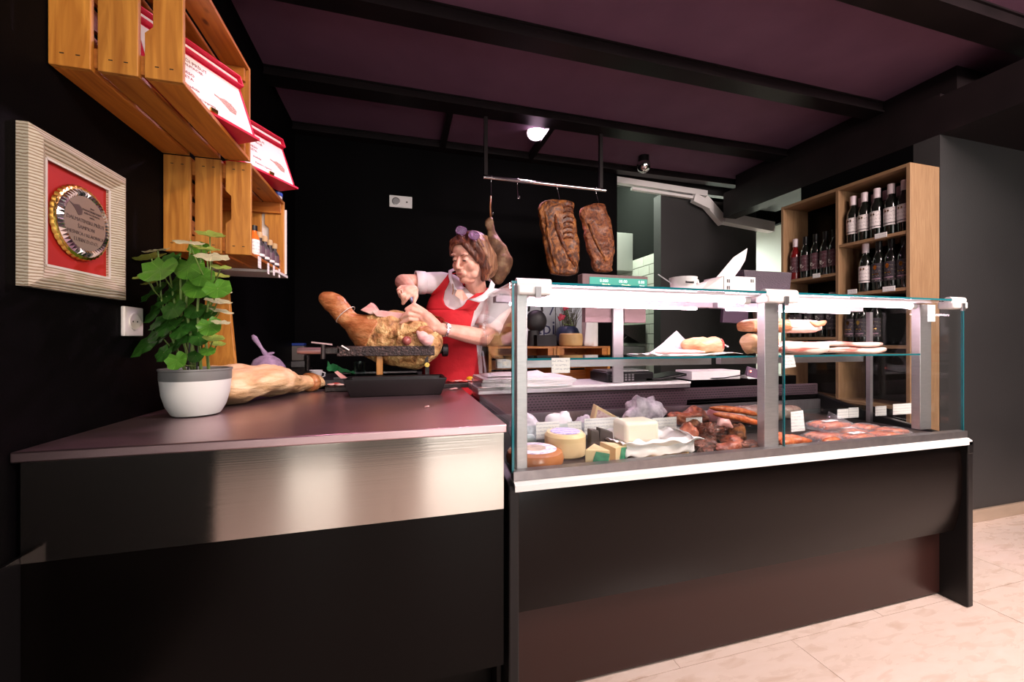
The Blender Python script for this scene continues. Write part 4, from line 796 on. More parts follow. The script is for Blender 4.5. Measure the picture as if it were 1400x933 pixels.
m = M(); m.loft(smooth_secs(path_secs(body, TH, .64), 5), 48, disp=.012, fr=13, seed=3); bo = m.build('body', 'ham_cured', hm, smooth=-1)
sh = [(438, 404, 4), (441, 406, 8), (449, 410, 12), (459, 417, 14.5), (468, 427, 14.5), (475, 435, 13.5), (482, 441, 14), (492, 448, 20), (504, 455, 27), (514, 460, 31)]
M().loft(smooth_secs(path_secs(sh, TH, .75), 4), 32, disp=.006, fr=14, seed=8).build('shank', 'ham_rind', hm, smooth=-1)
S = path_secs([(474, 431, 14.6)], TH, .9); c = W(472.5, 430.5, TH); d = (W(482, 441, TH) - W(459, 417, TH)).normalized(); dep = FW; up = d.cross(dep).normalized()
ringp = [c + up * math.cos(t) * .0535 + dep * math.sin(t) * .047 for t in [2 * PI * i / 24 for i in range(25)]]
M().tube(ringp, .0016, 6).build('twine', 'offwhite', hm)
# cut top: flat rosy meat with white fat, and a wedge of cut fat
cp = [W(u, v, TH - .055) for u, v in ((508, 426), (521, 424.5), (540, 427), (560, 429.5), (577, 432), (576, 440), (540, 436), (515, 433))]
M().prism(cp, FW * .10).build('cut_face', 'pink_meat', hm, smooth=0, bevel=.003)
M().prism([W(u, v, TH - .04) for u, v in ((492, 424), (500, 419), (507, 413.5), (511, 417), (516, 424), (524, 428), (506, 430))], FW * .035).build('fat_wedge', 'pink_meat', hm, smooth=0, bevel=.004)
# ridge of muscle, femur head, torn cut by the knife
M().loft(smooth_secs(path_secs([(524, 463, 2), (540, 458, 7), (556, 451, 8.5), (572, 447, 8), (584, 446, 3)], TH - .074, .8), 4), 24, disp=.012, fr=24, seed=5).build('muscle_ridge', 'ham_cured', hm, smooth=-1)
M().ell(W(556, 466, TH - .095), RT * .021, FW * .02, UP * .021, 20, 12).build('bone_head', pm('dark_rosy_bone_head', [(0.3, (0.20, 0.04, 0.035)), (0.7, (0.42, 0.12, 0.10))], 30, .25, coat=.5), hm, smooth=-1)
M().loft(smooth_secs(path_secs([(540, 478, 2), (546, 470, 6), (548, 464, 6), (545, 458, 3)], TH - .088, .6), 4), 14, disp=.004, fr=30).build('socket_rim', 'ham_cured', hm, smooth=-1)
M().loft(smooth_secs(path_secs([(572, 452, 3), (578, 461, 8), (586, 466, 9), (592, 460, 4)], TH - .088, .7), 4), 18, disp=.008, fr=30, seed=9).build('cut_flap', 'pink_meat', hm, smooth=-1)
M().loft(smooth_secs(path_secs([(560, 452, 2), (570, 453, 4), (582, 450, 5), (592, 455, 2)], TH - .086, .5), 4), 14, disp=.007, fr=35, seed=19).build('cut_flap', 'ham_rind', hm, smooth=-1)
# lying ham
lh = thing('lying_ham', onZ(370, 545, ZW), 'pale whole cured ham lying on its side on the counter beside the plant', 'ham')
lp = [(-.65, 1.525, .02, .4), (-.638, 1.54, .06, .8), (-.62, 1.56, .095, 1), (-.585, 1.60, .112, 1), (-.545, 1.665, .112, 1), (-.505, 1.735, .105, 1), (-.47, 1.80, .085, .95), (-.44, 1.85, .060, .85), (-.415, 1.89, .044, .8), (-.39, 1.925, .042, .8), (-.37, 1.955, .036, .8), (-.36, 1.97, .016, .6)]
S = []
for i, (x, y, r, k) in enumerate(lp):
    d = V((.5, .86, 0)); lat = V((.86, -.5, 0)); hz = min(.062, r * .62) + .002; S.append((V((x, y, ZW + hz + .009)), lat * r * .95, V((0, 0, hz))))
M().loft(smooth_secs(S, 5), 48, disp=.017, fr=11, seed=21).build('body', 'ham_pale', lh, smooth=-1)
m = M()
for i in range(3):
    q = [V((-.66 + .09 * k * .5, 1.46 + .155 * k * .5, ZW + .03 + i * .022 + .004 * math.sin(k * 1.7 + i))) + V((.055 + .028 * math.sin(PI * min(1, k / 5)), -.035 - .016 * math.sin(PI * min(1, k / 5)), 0)) for k in range(7)]
M().loft(smooth_secs([(V((-.40, 1.905, ZW + .042)), V((.86, -.5, 0)) * .048, V((0, 0, .040))), (V((-.393, 1.917, ZW + .042)), V((.86, -.5, 0)) * .049, V((0, 0, .041))), (V((-.386, 1.929, ZW + .041)), V((.86, -.5, 0)) * .046, V((0, 0, .039)))], 3), 24, disp=.003, fr=20).build('rind_cuff', 'ham_rind', lh, smooth=-1)
# crumbs and scraps
for k, (u, v, w_, h, lab) in enumerate(((453, 533, .018, .004, 'small pale scrap of fat near the lying ham'), (620, 534, .022, .006, 'curled strip of pale cut fat right of the black tray'), (583, 558, .008, .003, 'tiny crumb of fat on the worktop front'))):
    p = onZ(u, v, ZW); m = M(); m.ell(p + V((0, 0, h + .0005)), RT * w_ + UP * .002, FW * w_ * .4, UP * h, 12, 6, .5, 60, k); tag(m.build('fat_scrap', 'pink_meat', None, smooth=-1, org=p), lab, 'scrap', 'scraps of cut fat')
for k, (u, z) in enumerate(((452, 0), (458, 0), (464, 0), (618, 0), (626, 0), (632, 0), (641, 0))):
    p = onY(u, 500, 1.93); zz = ZW + .0225; m = M(); m.ell((p.x, 1.93 + .02 * math.sin(k * 2.3), zz + .006), RT * .022, FW * .012, UP * .005, 12, 6, .5, 50, k)
    tag(m.build('meat_scrap', 'red_meat' if k % 2 else 'pink_meat', None, smooth=-1, org=(p.x, 1.93, zz)), ['pale scrap at the left end of the stand board', 'dark red scrap second from the left end of the stand board', 'pale scrap between the tray and the lying ham', 'dark red scrap just right of the tray on the stand board', 'pale curled scrap right of the tray on the stand board', 'dark red scrap near the right end of the stand board', 'pale scrap at the right tip of the stand board'][k], 'scrap', 'scraps on the stand board')
p = onY(642, 516, 1.95); tag(M().ell((p.x, 1.95, ZW + .0245 + .012), RT * .016, FW * .012, UP * .012, 12, 8, .3, 60).build('yellow_piece', pm('yellow_rind_piece', (0.80, 0.42, 0.01), 20, .4), None, smooth=-1, org=p), 'small bright yellow lump at the right end of the stand board', 'scrap')

# things at the sink: tied bag, grinder, cup, green cloth, spray bottle
bg = thing('tied_plastic_bag', onY(374, 500, 2.3), 'knotted purplish plastic bag standing behind the lying ham', 'bag')
p = W(375, 500, 2.02); z0 = ZW; c = V((p.x, 1.93, z0 + .05))
bs = bg; bg.location = (c.x - .02, c.y, z0); WL[bg] = V(bg.location)
c = V((W(375, 497, 1.80).x, 1.93, ZW + .048)); bg.location = (c.x, c.y, ZW); WL[bg] = V(bg.location)
M().ell(c + V((0, 0, .034)), (.070, 0, 0), (0, .058, 0), (0, 0, .082), 28, 16, .10, 30, 2).build('pouch', 'purple_bag', bg, smooth=-1)
k0 = c + V((-.005, 0, .112)); M().tube([k0, k0 + V((-.018, 0, .03)), k0 + V((-.045, 0, .075)), k0 + V((-.053, 0, .088))], [.012, .007, .011, .006], 12, disp=.003, fr=60).build('twisted_neck', 'purple_bag', bg, smooth=-1)
M().ell(k0 + V((.012, 0, .006)), (.018, 0, .004), (0, .01, 0), (0, 0, .008), 12, 8, .3, 60).build('knot', 'purple_bag', bg, smooth=-1)
p = W(410, 490, 2.85); cg = thing('coffee_grinder', (p.x, p.y, Z2), 'small dark metal appliance with clear top and blue lid near the sink', 'appliance')
s_ = 2.85 / FP
B(p.x - .075, p.x + .075, p.y - .06, p.y + .06, Z2 + .001, Z2 + .05).build('base', 'black_metal', cg, bevel=.006)
B(p.x - .06, p.x + .055, p.y - .05, p.y + .05, Z2 + .05, Z2 + .10).build('body', 'alu_dark', cg, bevel=.008)
B(p.x - .045, p.x + .035, p.y - .04, p.y + .04, Z2 + .101, Z2 + .205).build('hopper', pm('smoky_plastic', (0.17, 0.15, 0.14), 20, .15, coat=.4), cg, bevel=.005)
B(p.x - .045, p.x + .035, p.y - .04, p.y + .04, Z2 + .206, Z2 + .225).build('lid', pm('dull_blue_lid', (0.02, 0.05, 0.28), 10, .4), cg, bevel=.004)
M().cyl((p.x + .06, p.y - .05, Z2 + .03), (p.x + .06, p.y - .05, Z2 + .14), .018).build('tap', 'black_metal', cg); M().cyl((p.x - .075, p.y - .05, Z2 + .05), (p.x - .075, p.y - .05, Z2 + .15), .008).build('rail', 'alu_dark', cg)
p = W(390, 490, 2.95); sb = thing('spray_bottle', (p.x, p.y, Z2), 'white spray bottle with red nozzle behind the grinder', 'bottle')
M().lathe([(0, .001), (.03, .001), (.032, .10), (.012, .15), (.012, .17), (0, .17)], (p.x, p.y, Z2)).build('body', pm('bluish_white_bottle', (0.42, 0.44, 0.52), 10, .4), sb); B(p.x - .035, p.x + .012, p.y - .01, p.y + .01, Z2 + .17, Z2 + .192).build('nozzle', pm('dark_red_plastic', (0.22, 0.02, 0.015), 10, .4), sb, bevel=.003)
p = W(432, 495, 2.60); p = onY(432, 505, 2.66); cpz = thing('coffee_cup', (p.x, 2.66, Z2), 'small white cup standing by the sink beside the green cloth', 'cup')
M().lathe([(0, .002), (.022, .002), (.028, .01), (.038, .062), (.036, .062), (.026, .012), (0, .008)], (p.x, 2.66, Z2), 24).build('cup', 'white_plastic', cpz); M().tube([(p.x + .036, 2.655, Z2 + .05), (p.x + .052, 2.65, Z2 + .045), (p.x + .050, 2.65, Z2 + .025), (p.x + .032, 2.655, Z2 + .018)], .004, 8).build('handle', 'white_plastic', cpz)
p = onY(464, 503, 2.66); gc = M(); gc.grid(lambda a, b: (p.x - .07 + a * .16, 2.655 + b * .05 + .01 * math.sin(a * 9), Z2 + .012 + (.075 * (1 - a) * math.sin(PI * (.15 + .7 * b)) + .03) * (.8 + .5 * noise.noise(V((a * 5, b * 5, 1))))), 22, 12, .003); tag(gc.build('green_cloth', pm('green_cloth', [(0.3, (0.005, 0.11, 0.025)), (0.7, (0.012, 0.24, 0.06))], 30, .8), None, smooth=-1, org=(p.x, 2.66, Z2)), 'crumpled green cloth lying on the edge of the sink', 'cloth')
p = onY(497, 500, 2.9); gl = thing('drinking_glass', (p.x, 2.66, Z2), 'clear glass jar standing behind the ham stand by the sink', 'glass')
M().lathe([(0, .002), (.036, .002), (.038, .11), (.035, .11), (.033, .008), (0, .008)], (p.x, 2.66, Z2), 24).build('glass', 'glass_shelf', gl)

# ================================================================== hanging rail and meats
YH = 2.62
a = onY(661, 242, YH); b = onY(828, 261, YH); rz = (a.z + b.z) / 2
rl = thing('hanging_rail', ((a.x + b.x) / 2, YH, rz), 'thin steel rail hung below the ceiling holding smoked meat on hooks', 'rail')
M().cyl((a.x, YH, rz), (b.x, YH, rz), .012, n=14).build('pipe', 'chrome', rl)
for x in (a.x + .015, b.x - .04):
    M().box(x - .012, x + .012, YH - .012, YH + .012, rz + .011, 2.5440).build('drop_bracket', 'beam', rl, smooth=0)
def hook(x, zb, label, tilt=0.0, y=YH):
    h = thing('steel_hook', (x, y, rz), label, 'hook', 'hooks on the steel rail'); m = M()
    m.tube([(x, y - .016, rz - .004), (x, y - .010, rz + .013), (x, y, rz + .0175), (x, y + .012, rz + .012), (x + tilt * .3, y + .013, rz - .03), (x + tilt, y, zb + .03), (x + tilt, y - .005, zb + .008), (x + tilt + .006, y - .016, zb), (x + tilt + .004, y - .026, zb + .016)], .0026, 7)
    m.build('wire', 'chrome', h, smooth=-1)
px = lambda u, v: onY(u, v, YH)
hook(px(672, 240).x, px(672, 295).z, 'long wire hook at the left end of the rail holding the dark hanging ham')
hook(px(708, 245).x, px(708, 273).z, 'empty steel hook hanging free on the rail')
hook(px(762, 251).x, px(766, 282).z, 'hook through the top of the larger smoked bacon slab', px(766, 280).x - px(762, 280).x)
hook(px(815, 257).x, px(820, 288).z, 'hook through the top of the smaller smoked bacon slab', px(820, 280).x - px(815, 280).x)
def slabmeat(name, outline, rows, th, mat, label, seed, mats=None):
    "outline rows: (v, u_left, u_right)"
    L0 = outline; t = thing(name, px((L0[0][1] + L0[0][2]) / 2, L0[0][0]), label, 'cured meat', 'smoked bacon slabs on the rail'); S = []
    for v, ul, ur in L0:
        a, b = px(ul, v), px(ur, v); c = (a + b) / 2; S.append((V((c.x, YH - .02, c.z)), V(((b.x - a.x) / 2, 0, 0)), V((0, th * (0.6 if v in (L0[0][0], L0[-1][0]) else 1), 0))))
    M().loft(smooth_secs(S, 5), 44, disp=.020, fr=10, seed=seed, sq=.55).build('slab', mat, t, smooth=-1); return t, S
t1, S = slabmeat('bacon_slab', [(276, 752, 776), (279, 741, 781), (290, 735, 783), (310, 738, 786), (335, 741, 789), (355, 745, 790), (368, 747, 789), (375, 752, 785), (377, 760, 778)], 0, .035, 'smoked', 'larger dark smoked bacon slab hanging on the rail, ribs showing', 3)
for k in range(7):  # rib grooves
    zc = px(770, 288 + k * 7).z; x0 = px(766, 290).x; M().tube([(x0, YH - .055, zc), (x0 + .03, YH - .063, zc + .018), (x0 + .065, YH - .057, zc + .016), (x0 + .08, YH - .048, zc + .004)], [.004, .007, .007, .003], 8, disp=.002, fr=40).build('rib', 'smoked_red', t1, smooth=-1)
M().tube([px(755, 295) + V((0, -.048, 0)), px(757, 315) + V((0, -.060, 0)), px(766, 338) + V((0, -.063, 0)), px(776, 355) + V((0, -.058, 0)), px(782, 366) + V((0, -.05, 0))], [.006, .013, .015, .013, .006], 12, disp=.006, fr=22).build('fold', 'smoked_red', t1, smooth=-1)
M().tube([px(742, 292) + V((0, -.046, 0)), px(745, 320) + V((0, -.056, 0)), px(750, 345) + V((0, -.058, 0)), px(756, 366) + V((0, -.05, 0))], [.005, .012, .013, .006], 12, disp=.006, fr=22).build('fold', 'smoked', t1, smooth=-1)
t2, S = slabmeat('bacon_slab', [(281, 808, 824), (285, 800, 826), (291, 793, 828), (310, 795, 833), (330, 799, 836), (350, 804, 836), (365, 809, 834), (371, 812, 832), (373, 815, 828)], 0, .030, 'smoked_red', 'smaller reddish smoked bacon slab at the right end of the rail', 11)
M().tube([px(800, 308) + V((0, -.048, 0)), px(806, 325) + V((0, -.054, 0)), px(815, 342) + V((0, -.055, 0)), px(824, 360) + V((0, -.045, 0))], [.005, .011, .011, .005], 12, disp=.005, fr=22).build('fold', 'smoked', t2, smooth=-1)
t3 = thing('hanging_ham', px(675, 300), 'dark smoked ham hanging on the rail behind the woman', 'ham')
M().loft(smooth_secs([(px(u, v), V((r, 0, 0)), V((0, r * .8, 0))) for u, v, r in ((671, 297, .012), (669, 303, .028), (671, 314, .032), (675, 326, .042), (681, 340, .070), (684, 356, .082), (683, 372, .070), (681, 383, .050), (679, 389, .02))], 5), 32, disp=.014, fr=12, seed=4).build('ham', pm('mould_dusted_dark_ham', [(0.28, (0.06, 0.025, 0.015)), (0.5, (0.20, 0.09, 0.045)), (0.7, (0.42, 0.28, 0.15)), (0.8, (0.55, 0.42, 0.26))], 14, .6, bump=1.2, bscale=30, detail=8), t3, smooth=-1)
M().tube([px(671, 268), px(670, 283), px(671, 298)], [.006, .005, .006], 8, disp=.002, fr=60).build('cord', 'ham_rind', t3, smooth=-1)
# ================================================================== wine shelf
SX0, SX1, SY0, SY1 = 2.645, 2.878, 1.502, 2.262; ZS = 2.008; T = .018
ws = thing('wine_shelf', (2.76, 1.88, 0), 'tall pale oak shelving unit with two bays of wine bottles against the dark right wall', 'shelf')
B(SX0, SX1, SY0, SY0 + T, .002, ZS).build('side_panel', 'oak_z', ws, bevel=.001)
B(SX0, SX1, SY1 - T, SY1, .002, ZS).build('side_panel', 'oak_z', ws, bevel=.001)
B(SX0, SX1, 1.868, 1.868 + T, .002, ZS - T).build('divider', 'oak_z', ws, bevel=.001)
B(SX0, SX1, SY0 + T, SY1 - T, ZS - T, ZS).build('top_panel', 'oak_y', ws, bevel=.001)
B(SX1 - .004, SX1, SY0 + T, SY1 - T, .002, ZS - T).build('back_panel', 'black_panel', ws, smooth=0)
near = (1.645, 1.335, 1.015, .675, .30); far = (1.474, 1.065, .675, .30)
for z in near: B(SX0 + .002, SX1 - .005, SY0 + T, 1.868, z - T, z).build('shelf_board', 'oak_y', ws, smooth=0, bevel=.001)
for z in far: B(SX0 + .002, SX1 - .005, 1.868 + T, SY1 - T, z - T, z).build('shelf_board', 'oak_y', ws, smooth=0, bevel=.001)
# shelf-edge tags
for k, (u, v, w_, lab) in enumerate(((1204, 322, .030, 'price tag on the edge of the topmost shelf of the near bay'), (1215, 395, .030, 'price tag on the second shelf of the near bay, right one'), (1165, 399, .026, 'price tag on the second shelf of the near bay, by the divider'), (1116, 377, .024, 'price tag on the upper shelf of the far bay'), (1128, 547, .026, 'price tag on the lowest shelf seen through the glass case'))):
    p = onX(u, v, SX0 - .001); o = B(SX0 - .0012, SX0 + .0012, p.y - w_, p.y + w_, p.z - .014, p.z + .014).build('price_tag', 'tagx', None, smooth=0, org=p); tag(o, lab, 'price tag', 'price tags on the wine shelf')
MT['bglass'] = pm('dark_bottle_glass', (0.006, 0.008, 0.006), 10, .08, coat=.6); MT['rose'] = pm('rose_wine_bottle', (0.16, 0.008, 0.008), 10, .08, coat=.6)
MT['caps_w'] = pm('pinkish_white_capsule', (0.66, 0.56, 0.60), 10, .4); MT['caps_p'] = pm('mauve_capsule', (0.34, 0.20, 0.27), 10, .4)
MT['wl'] = printed('cream_wine_label', (0.72, 0.66, 0.66), (0.30, 0.25, 0.28), 250, 75, .56, 'yz'); MT['dl'] = printed('dark_wine_label', (0.030, 0.022, 0.032), (0.35, 0.28, 0.22), 260, 60, .62, 'yz')
MT['pl'] = printed('plum_wine_label', (0.075, 0.022, 0.032), (0.30, 0.25, 0.28), 260, 60, .62, 'yz')
def label_arc(m, r, z0, z1, half, n=10, off=0.0):
    vs = []; 
    for z in (z0, z1):
        for i in range(n + 1):
            t = PI + off + half * (2 * i / n - 1); vs.append((r * math.cos(t), r * math.sin(t), z))
    return m.add(vs, [(i, i + 1, n + 2 + i, n + 1 + i) for i in range(n)])
def bottle(kind, loc, label, group):
    o = thing('wine_bottle', loc, label, 'bottle', group); raw = dict(raw=True)
    hb = .29; m = M()
    m.lathe([(0, .001), (.031, .001), (.0325, .006), (.0325, .175), (.028, .195), (.017, .218), (.0135, .232), (.0135, .283), (.015, .284), (.015, .289), (0, .29)], (0, 0, 0), 24)
    m.build('glass', 'rose' if kind == 'rose' else 'bglass', o, **raw)
    if kind in ('white', 'rose', 'mauve', 'whitecirc'):
        M().lathe([(.0142, .235), (.0165, .237), (.0165, .290), (.0155, .2925), (0, .2928)], (0, 0, 0), 20).build('capsule', 'caps_p' if kind == 'mauve' else 'caps_w', o, **raw)
    else:
        M().lathe([(.0142, .238), (.0155, .240), (.0155, .290), (0, .2915)], (0, 0, 0), 20).build('capsule', 'black_plastic', o, **raw)
    if kind in ('white', 'mauve'):
        label_arc(M(), .0329, .055, .155, 1.15).build('label', 'wl', o, **raw); label_arc(M(), .03315, .065, .069, 1.15).build('label_band', 'dark', o, **raw)
        for s in (-1, 1): m = M(); m.box(-.0342, -.0333, s * .007 - .0035, s * .007 + .0035, .132, .142); m.build('crest', 'gold', o, **raw)
    elif kind == 'gold':
        label_arc(M(), .0329, .050, .160, 1.2).build('label', 'dl', o, **raw)
        M().add([(-.0342, .0, .150), (-.0338, -.009, .143), (-.0338, -.008, .128), (-.0342, 0, .120), (-.0338, .008, .128), (-.0338, .009, .143)], [(0, 1, 2, 3, 4, 5)]).build('crest', 'gold', o, **raw)
        label_arc(M(), .0332, .066, .072, .8).build('label_band', 'caps_p', o, **raw); label_arc(M(), .0332, .094, .099, .5).build('label_line', 'gold', o, **raw)
    elif kind in ('plum', 'rose', 'whitecirc'):
        label_arc(M(), .0329, .050, .160, 1.2).build('label', 'dl' if kind == 'whitecirc' else 'pl', o, **raw)
        m = M(); z = .13 if kind == 'whitecirc' else .085
        ring = [V((-.0345 + abs(math.sin(t)) * .0006, .011 * math.sin(t), z + .012 * math.cos(t))) for t in [2 * PI * i / 20 for i in range(16)]]
        m.tube(ring, .0011, 5); m.build('emblem', 'offwhite', o, **raw); M().tube([(-.0345, -.002, z - .002), (-.0347, .002, z + .004), (-.0342, .013, z + .012)], .0011, 5).build('emblem_stroke', 'offwhite', o, **raw)
    return o
protos = {}
ordn = ['first', 'second', 'third', 'fourth', 'fifth', 'sixth']
def rows(kind, us, x, z, labf, group, ys=None):
    for k, u in enumerate(us):
        y = onX(u, 400, x).y; y = max(1.556, min(y, 1.832)) if y < 1.875 else min(2.208, max(y, 1.922))
        loc = (x + random.uniform(-.003, .003), y, z + .0006); lab = labf(k)
        if kind not in protos: protos[kind] = bottle(kind, loc, lab, group)
        else: dup(protos[kind], loc, random.uniform(-.12, .12), lab, group)
D = ['leftmost', 'second from the left', 'third from the left', 'fourth from the left', 'rightmost']
rows('white', (1166, 1182, 1199.5, 1218.5, 1239), 2.695, 1.645, lambda k: D[k] + ' cream-labelled wine bottle in the front row, near bay top shelf', 'cream-labelled wines on the top shelf')
rows('mauve', (1178, 1195, 1212, 1231), 2.785, 1.645, lambda k: (D[:3] + ['rightmost'])[k] + ' mauve-capped wine bottle in the back row, near bay top shelf', 'mauve-capped wines in the back row')
rows('white', (1183,), 2.695, 1.335, lambda k: 'single white-capped wine bottle on the second shelf of the near bay', 'wines on the second shelf of the near bay')
rows('gold', (1201.5, 1219, 1237), 2.70, 1.335, lambda k: ['leftmost', 'middle', 'rightmost'][k] + ' black wine bottle with gold crest on the second shelf of the near bay', 'wines on the second shelf of the near bay')
rows('gold', (1162, 1179, 1197), 2.70, 1.015, lambda k: ['leftmost', 'middle', 'rightmost'][k] + ' black wine bottle with gold crest seen through the glass case', 'dark wines seen through the case')
rows('rose', (1087,), 2.70, 1.474, lambda k: 'rose wine bottle with pale cap at the far end of the far bay', 'wines on the upper shelf of the far bay')
rows('plum', (1101, 1115, 1129, 1141), 2.70, 1.474, lambda k: (D[:3] + ['rightmost'])[k] + ' plum-labelled dark wine bottle beside the rose bottle, far bay', 'wines on the upper shelf of the far bay')
rows('whitecirc', (1081, 1093, 1107, 1122, 1137), 2.70, 1.065, lambda k: D[k] + ' white-capped wine bottle on the lower shelf, far bay', 'white-capped wines in the far bay')

# ================================================================== things on and behind the case
# cup with spoon on the glass top
p = onY(934, 392, 1.24); zt = ZT + .0008
cp_ = thing('espresso_cup', (p.x, 1.24, zt), 'white cup with black lettering and a spoon, standing on the glass top', 'cup')
M().lathe([(0, .001), (.030, .001), (.033, .006), (.042, .030), (.049, .068), (.0475, .068), (.040, .032), (.029, .010), (0, .008)], (p.x, 1.24, zt), 36).build('cup', 'white_plastic', cp_)
q = V((p.x, 1.24, zt)); M().tube([q + V((.044, 0, .060)), q + V((.062, 0, .061)), q + V((.068, 0, .046)), q + V((.060, 0, .030)), q + V((.040, 0, .026))], .005, 8).build('handle', 'white_plastic', cp_)
text('tomatti', q + V((-.010, -.0470, .046)), .013, 'dark', cp_, (1, .15, 0), (0, -.2, 1), ext=.0022)
M().tube([q + V((-.02, .0, .03)), q + V((-.085, .03, .082))], .0022, 6).build('spoon', 'alu', cp_)
# white cardboard boxes with a torn flap
p0 = onY(952, 392, 1.20); p1 = onY(1034, 396, 1.20)
wbx = thing('white_box', ((p0.x + p1.x) / 2, 1.22, zt), 'opened white cardboard box with torn flap sticking up on the glass top', 'box')
a0 = onY(990, 395, 1.17); a1 = onY(1033, 396, 1.17)
B(a0.x, a1.x, 1.17, 1.27, zt + .0005, zt + .070).build('box', 'paper', wbx, smooth=0, bevel=.001)
for (xx, zz) in ((a0.x + .012, .046), (a0.x + .012, .022), (a1.x - .022, .050)):
    for i in range(2):
        B(xx + i * .008, xx + i * .008 + .004, 1.1690, 1.1699, zt + zz, zt + zz + .012).build('print_mark', 'dark', wbx, smooth=0)
b0 = onY(954, 392, 1.19)
M().prism([(b0.x, 1.20, zt + .001), (a0.x - .001, 1.172, zt + .001), (a0.x - .001, 1.172, zt + .068), (b0.x + .05, 1.20, zt + .050), (b0.x, 1.20, zt + .028)], (0, .05, 0)).build('box_end', 'paper', wbx, smooth=0)
f = [onY(976, 384, 1.22), onY(1003, 352, 1.21), onY(1022, 339.5, 1.20), onY(1019, 356, 1.21), onY(1012, 368, 1.215), onY(1003, 380, 1.22)]
M().prism(f, V((.001, .004, 0))).build('torn_flap', 'paper', wbx, smooth=0)
# dark receipt-printer like box
c0, c1 = onY(1031, 396, 1.27), onY(1083, 398, 1.27); zz = onY(1050, 370.5, 1.27).z
rb = thing('cash_register', ((c0.x + c1.x) / 2, 1.3, zt), 'dark purple-black register housing with small red lettering beside the white box', 'register')
m = M(); m.prism([(c0.x - .03, 1.275, zt + .001), (c1.x - .01, 1.275, zt + .001), (c1.x + .006, 1.275, zz), (c0.x - .045, 1.275, zz)], (0, .085, 0)); m.build('housing', pm('purple_black_plastic', (0.045, 0.028, 0.045), 60, .5, bump=.3, bscale=200), rb, smooth=0, bevel=.003)
text('Combo', (c1.x - .032, 1.2742, zt + .012), .016, emis('red_glow_print', (0.8, 0.02, 0.02), .35, (0.6, .02, .02)), rb, (1, 0, 0), (0, 0, 1), bold=.0006)  # lettering with a weak red glow set in its material
# scale with green display
y = 1.60; a, b = onY(796, 378, y), onY(886, 385, y); zt2 = a.z; zb = onY(850, 441, y).z
scl = thing('counter_scale', ((a.x + b.x) / 2, 1.66, .85), 'shop scale with raised green customer display on a pole behind the case', 'scale')
B(a.x, b.x, y, y + .05, onY(850, 397, y).z - .045, onY(840, 376, y).z).build('display_head', pm('mauve_brown_housing', (0.14, 0.085, 0.085), 10, .45), scl, bevel=.004)
zc = onY(845, 386, y).z
B(a.x + .035, b.x - .006, y - .002, y - .0002, zc - .022, zc + .018).build('display_screen', emis('green_lcd', (0.05, 0.48, 0.36), .55, (0.02, .2, .15)), scl, smooth=0)
for k, (u, bd, c) in enumerate(((829, 'Masa kg', (1, 1, .3)), (856, 'Cijena/kg', (1, 1, .3)), (878, 'Iznos', (1, 1, 1)))):
    p = onY(u, 388.3, y - .003); text(bd, (p.x, y - .0026, zc - .014), .012, MT.setdefault('lcdtxt%d' % k, emis('lcd_caption', c, 1.1)), scl, (1, 0, 0), (0, 0, 1), bold=.0003)
for k, (u, bd) in enumerate(((826, '0.000'), (852, '00.00'), (877, '0.00'))):
    p = onY(u, 381, y - .003); text(bd, (p.x, y - .0026, zc + .003), .019, MT.setdefault('lcddig', emis('lcd_digits', (0.5, .95, .85), .8)), scl, (1, 0, 0), (0, 0, 1))
for (u0, u1) in ((799, 835), (852, 881)):
    q0, q1 = onY(u0, 430, y + .02), onY(u1, 430, y + .02); B(q0.x, q1.x, y + .01, y + .045, zb, onY(850, 397, y).z - .046).build('lower_panel', pm('rosy_brown_panel', (0.22, 0.13, 0.14), 10, .5), scl, smooth=0)
q0, q1 = onY(838, 430, y), onY(852, 430, y); B(q0.x, q1.x, y - .004, y + .009, .853, onY(850, 397, y).z - .047).build('pole', 'alu', scl, bevel=.002)
q0, q1 = onY(828, 510, y + .03), onY(892, 508, y + .03); B(q0.x, q1.x, y + .02, y + .19, .8505, .895).build('base', 'black_plastic', scl, bevel=.006)
B(q0.x + .01, q1.x - .01, y + .04, y + .18, .896, .902).build('weighing_plate', 'alu_dark', scl, smooth=0, bevel=.001)
m = M()
for r in range(3):
    for c in range(7): x = q0.x + .02 + c * .018; m.box(x, x + .012, y + .0192, y + .0199, .858 + r * .011, .866 + r * .011)
m.build('keypad', 'alu_dark', scl, smooth=0, kind='stuff')
# papers on the service top at the left end
pb = thing('paper_stack', (0.42, 1.66, .8505), 'thick stack of white butcher paper on the left end of the rear service top', 'paper')
for k in range(6):
    x0, x1 = .305 + random.uniform(-.004, .004), .70 + random.uniform(-.01, .02)
    m = M(); m.grid(lambda a, b: (x0 + a * (x1 - x0), 1.56 + b * .235 + .004 * math.sin(k), .8515 + k * .0062 + .0055 + .0010 * math.sin(a * 7 + k) - (.0 if a > .02 else .0)), 12, 4, .0048); m.build('sheet_pack', 'paper', pb, smooth=.5)
m = M(); m.grid(lambda a, b: (.33 + a * .28, 1.60 + b * .17, .892 + .012 * a * b + .003 * math.sin(a * 6)), 12, 6, .0015); tag(m.build('loose_sheet', 'paper', None, smooth=-1, org=(.47, 1.68, .893)), 'loose white sheet lying on top of the paper stack', 'paper')
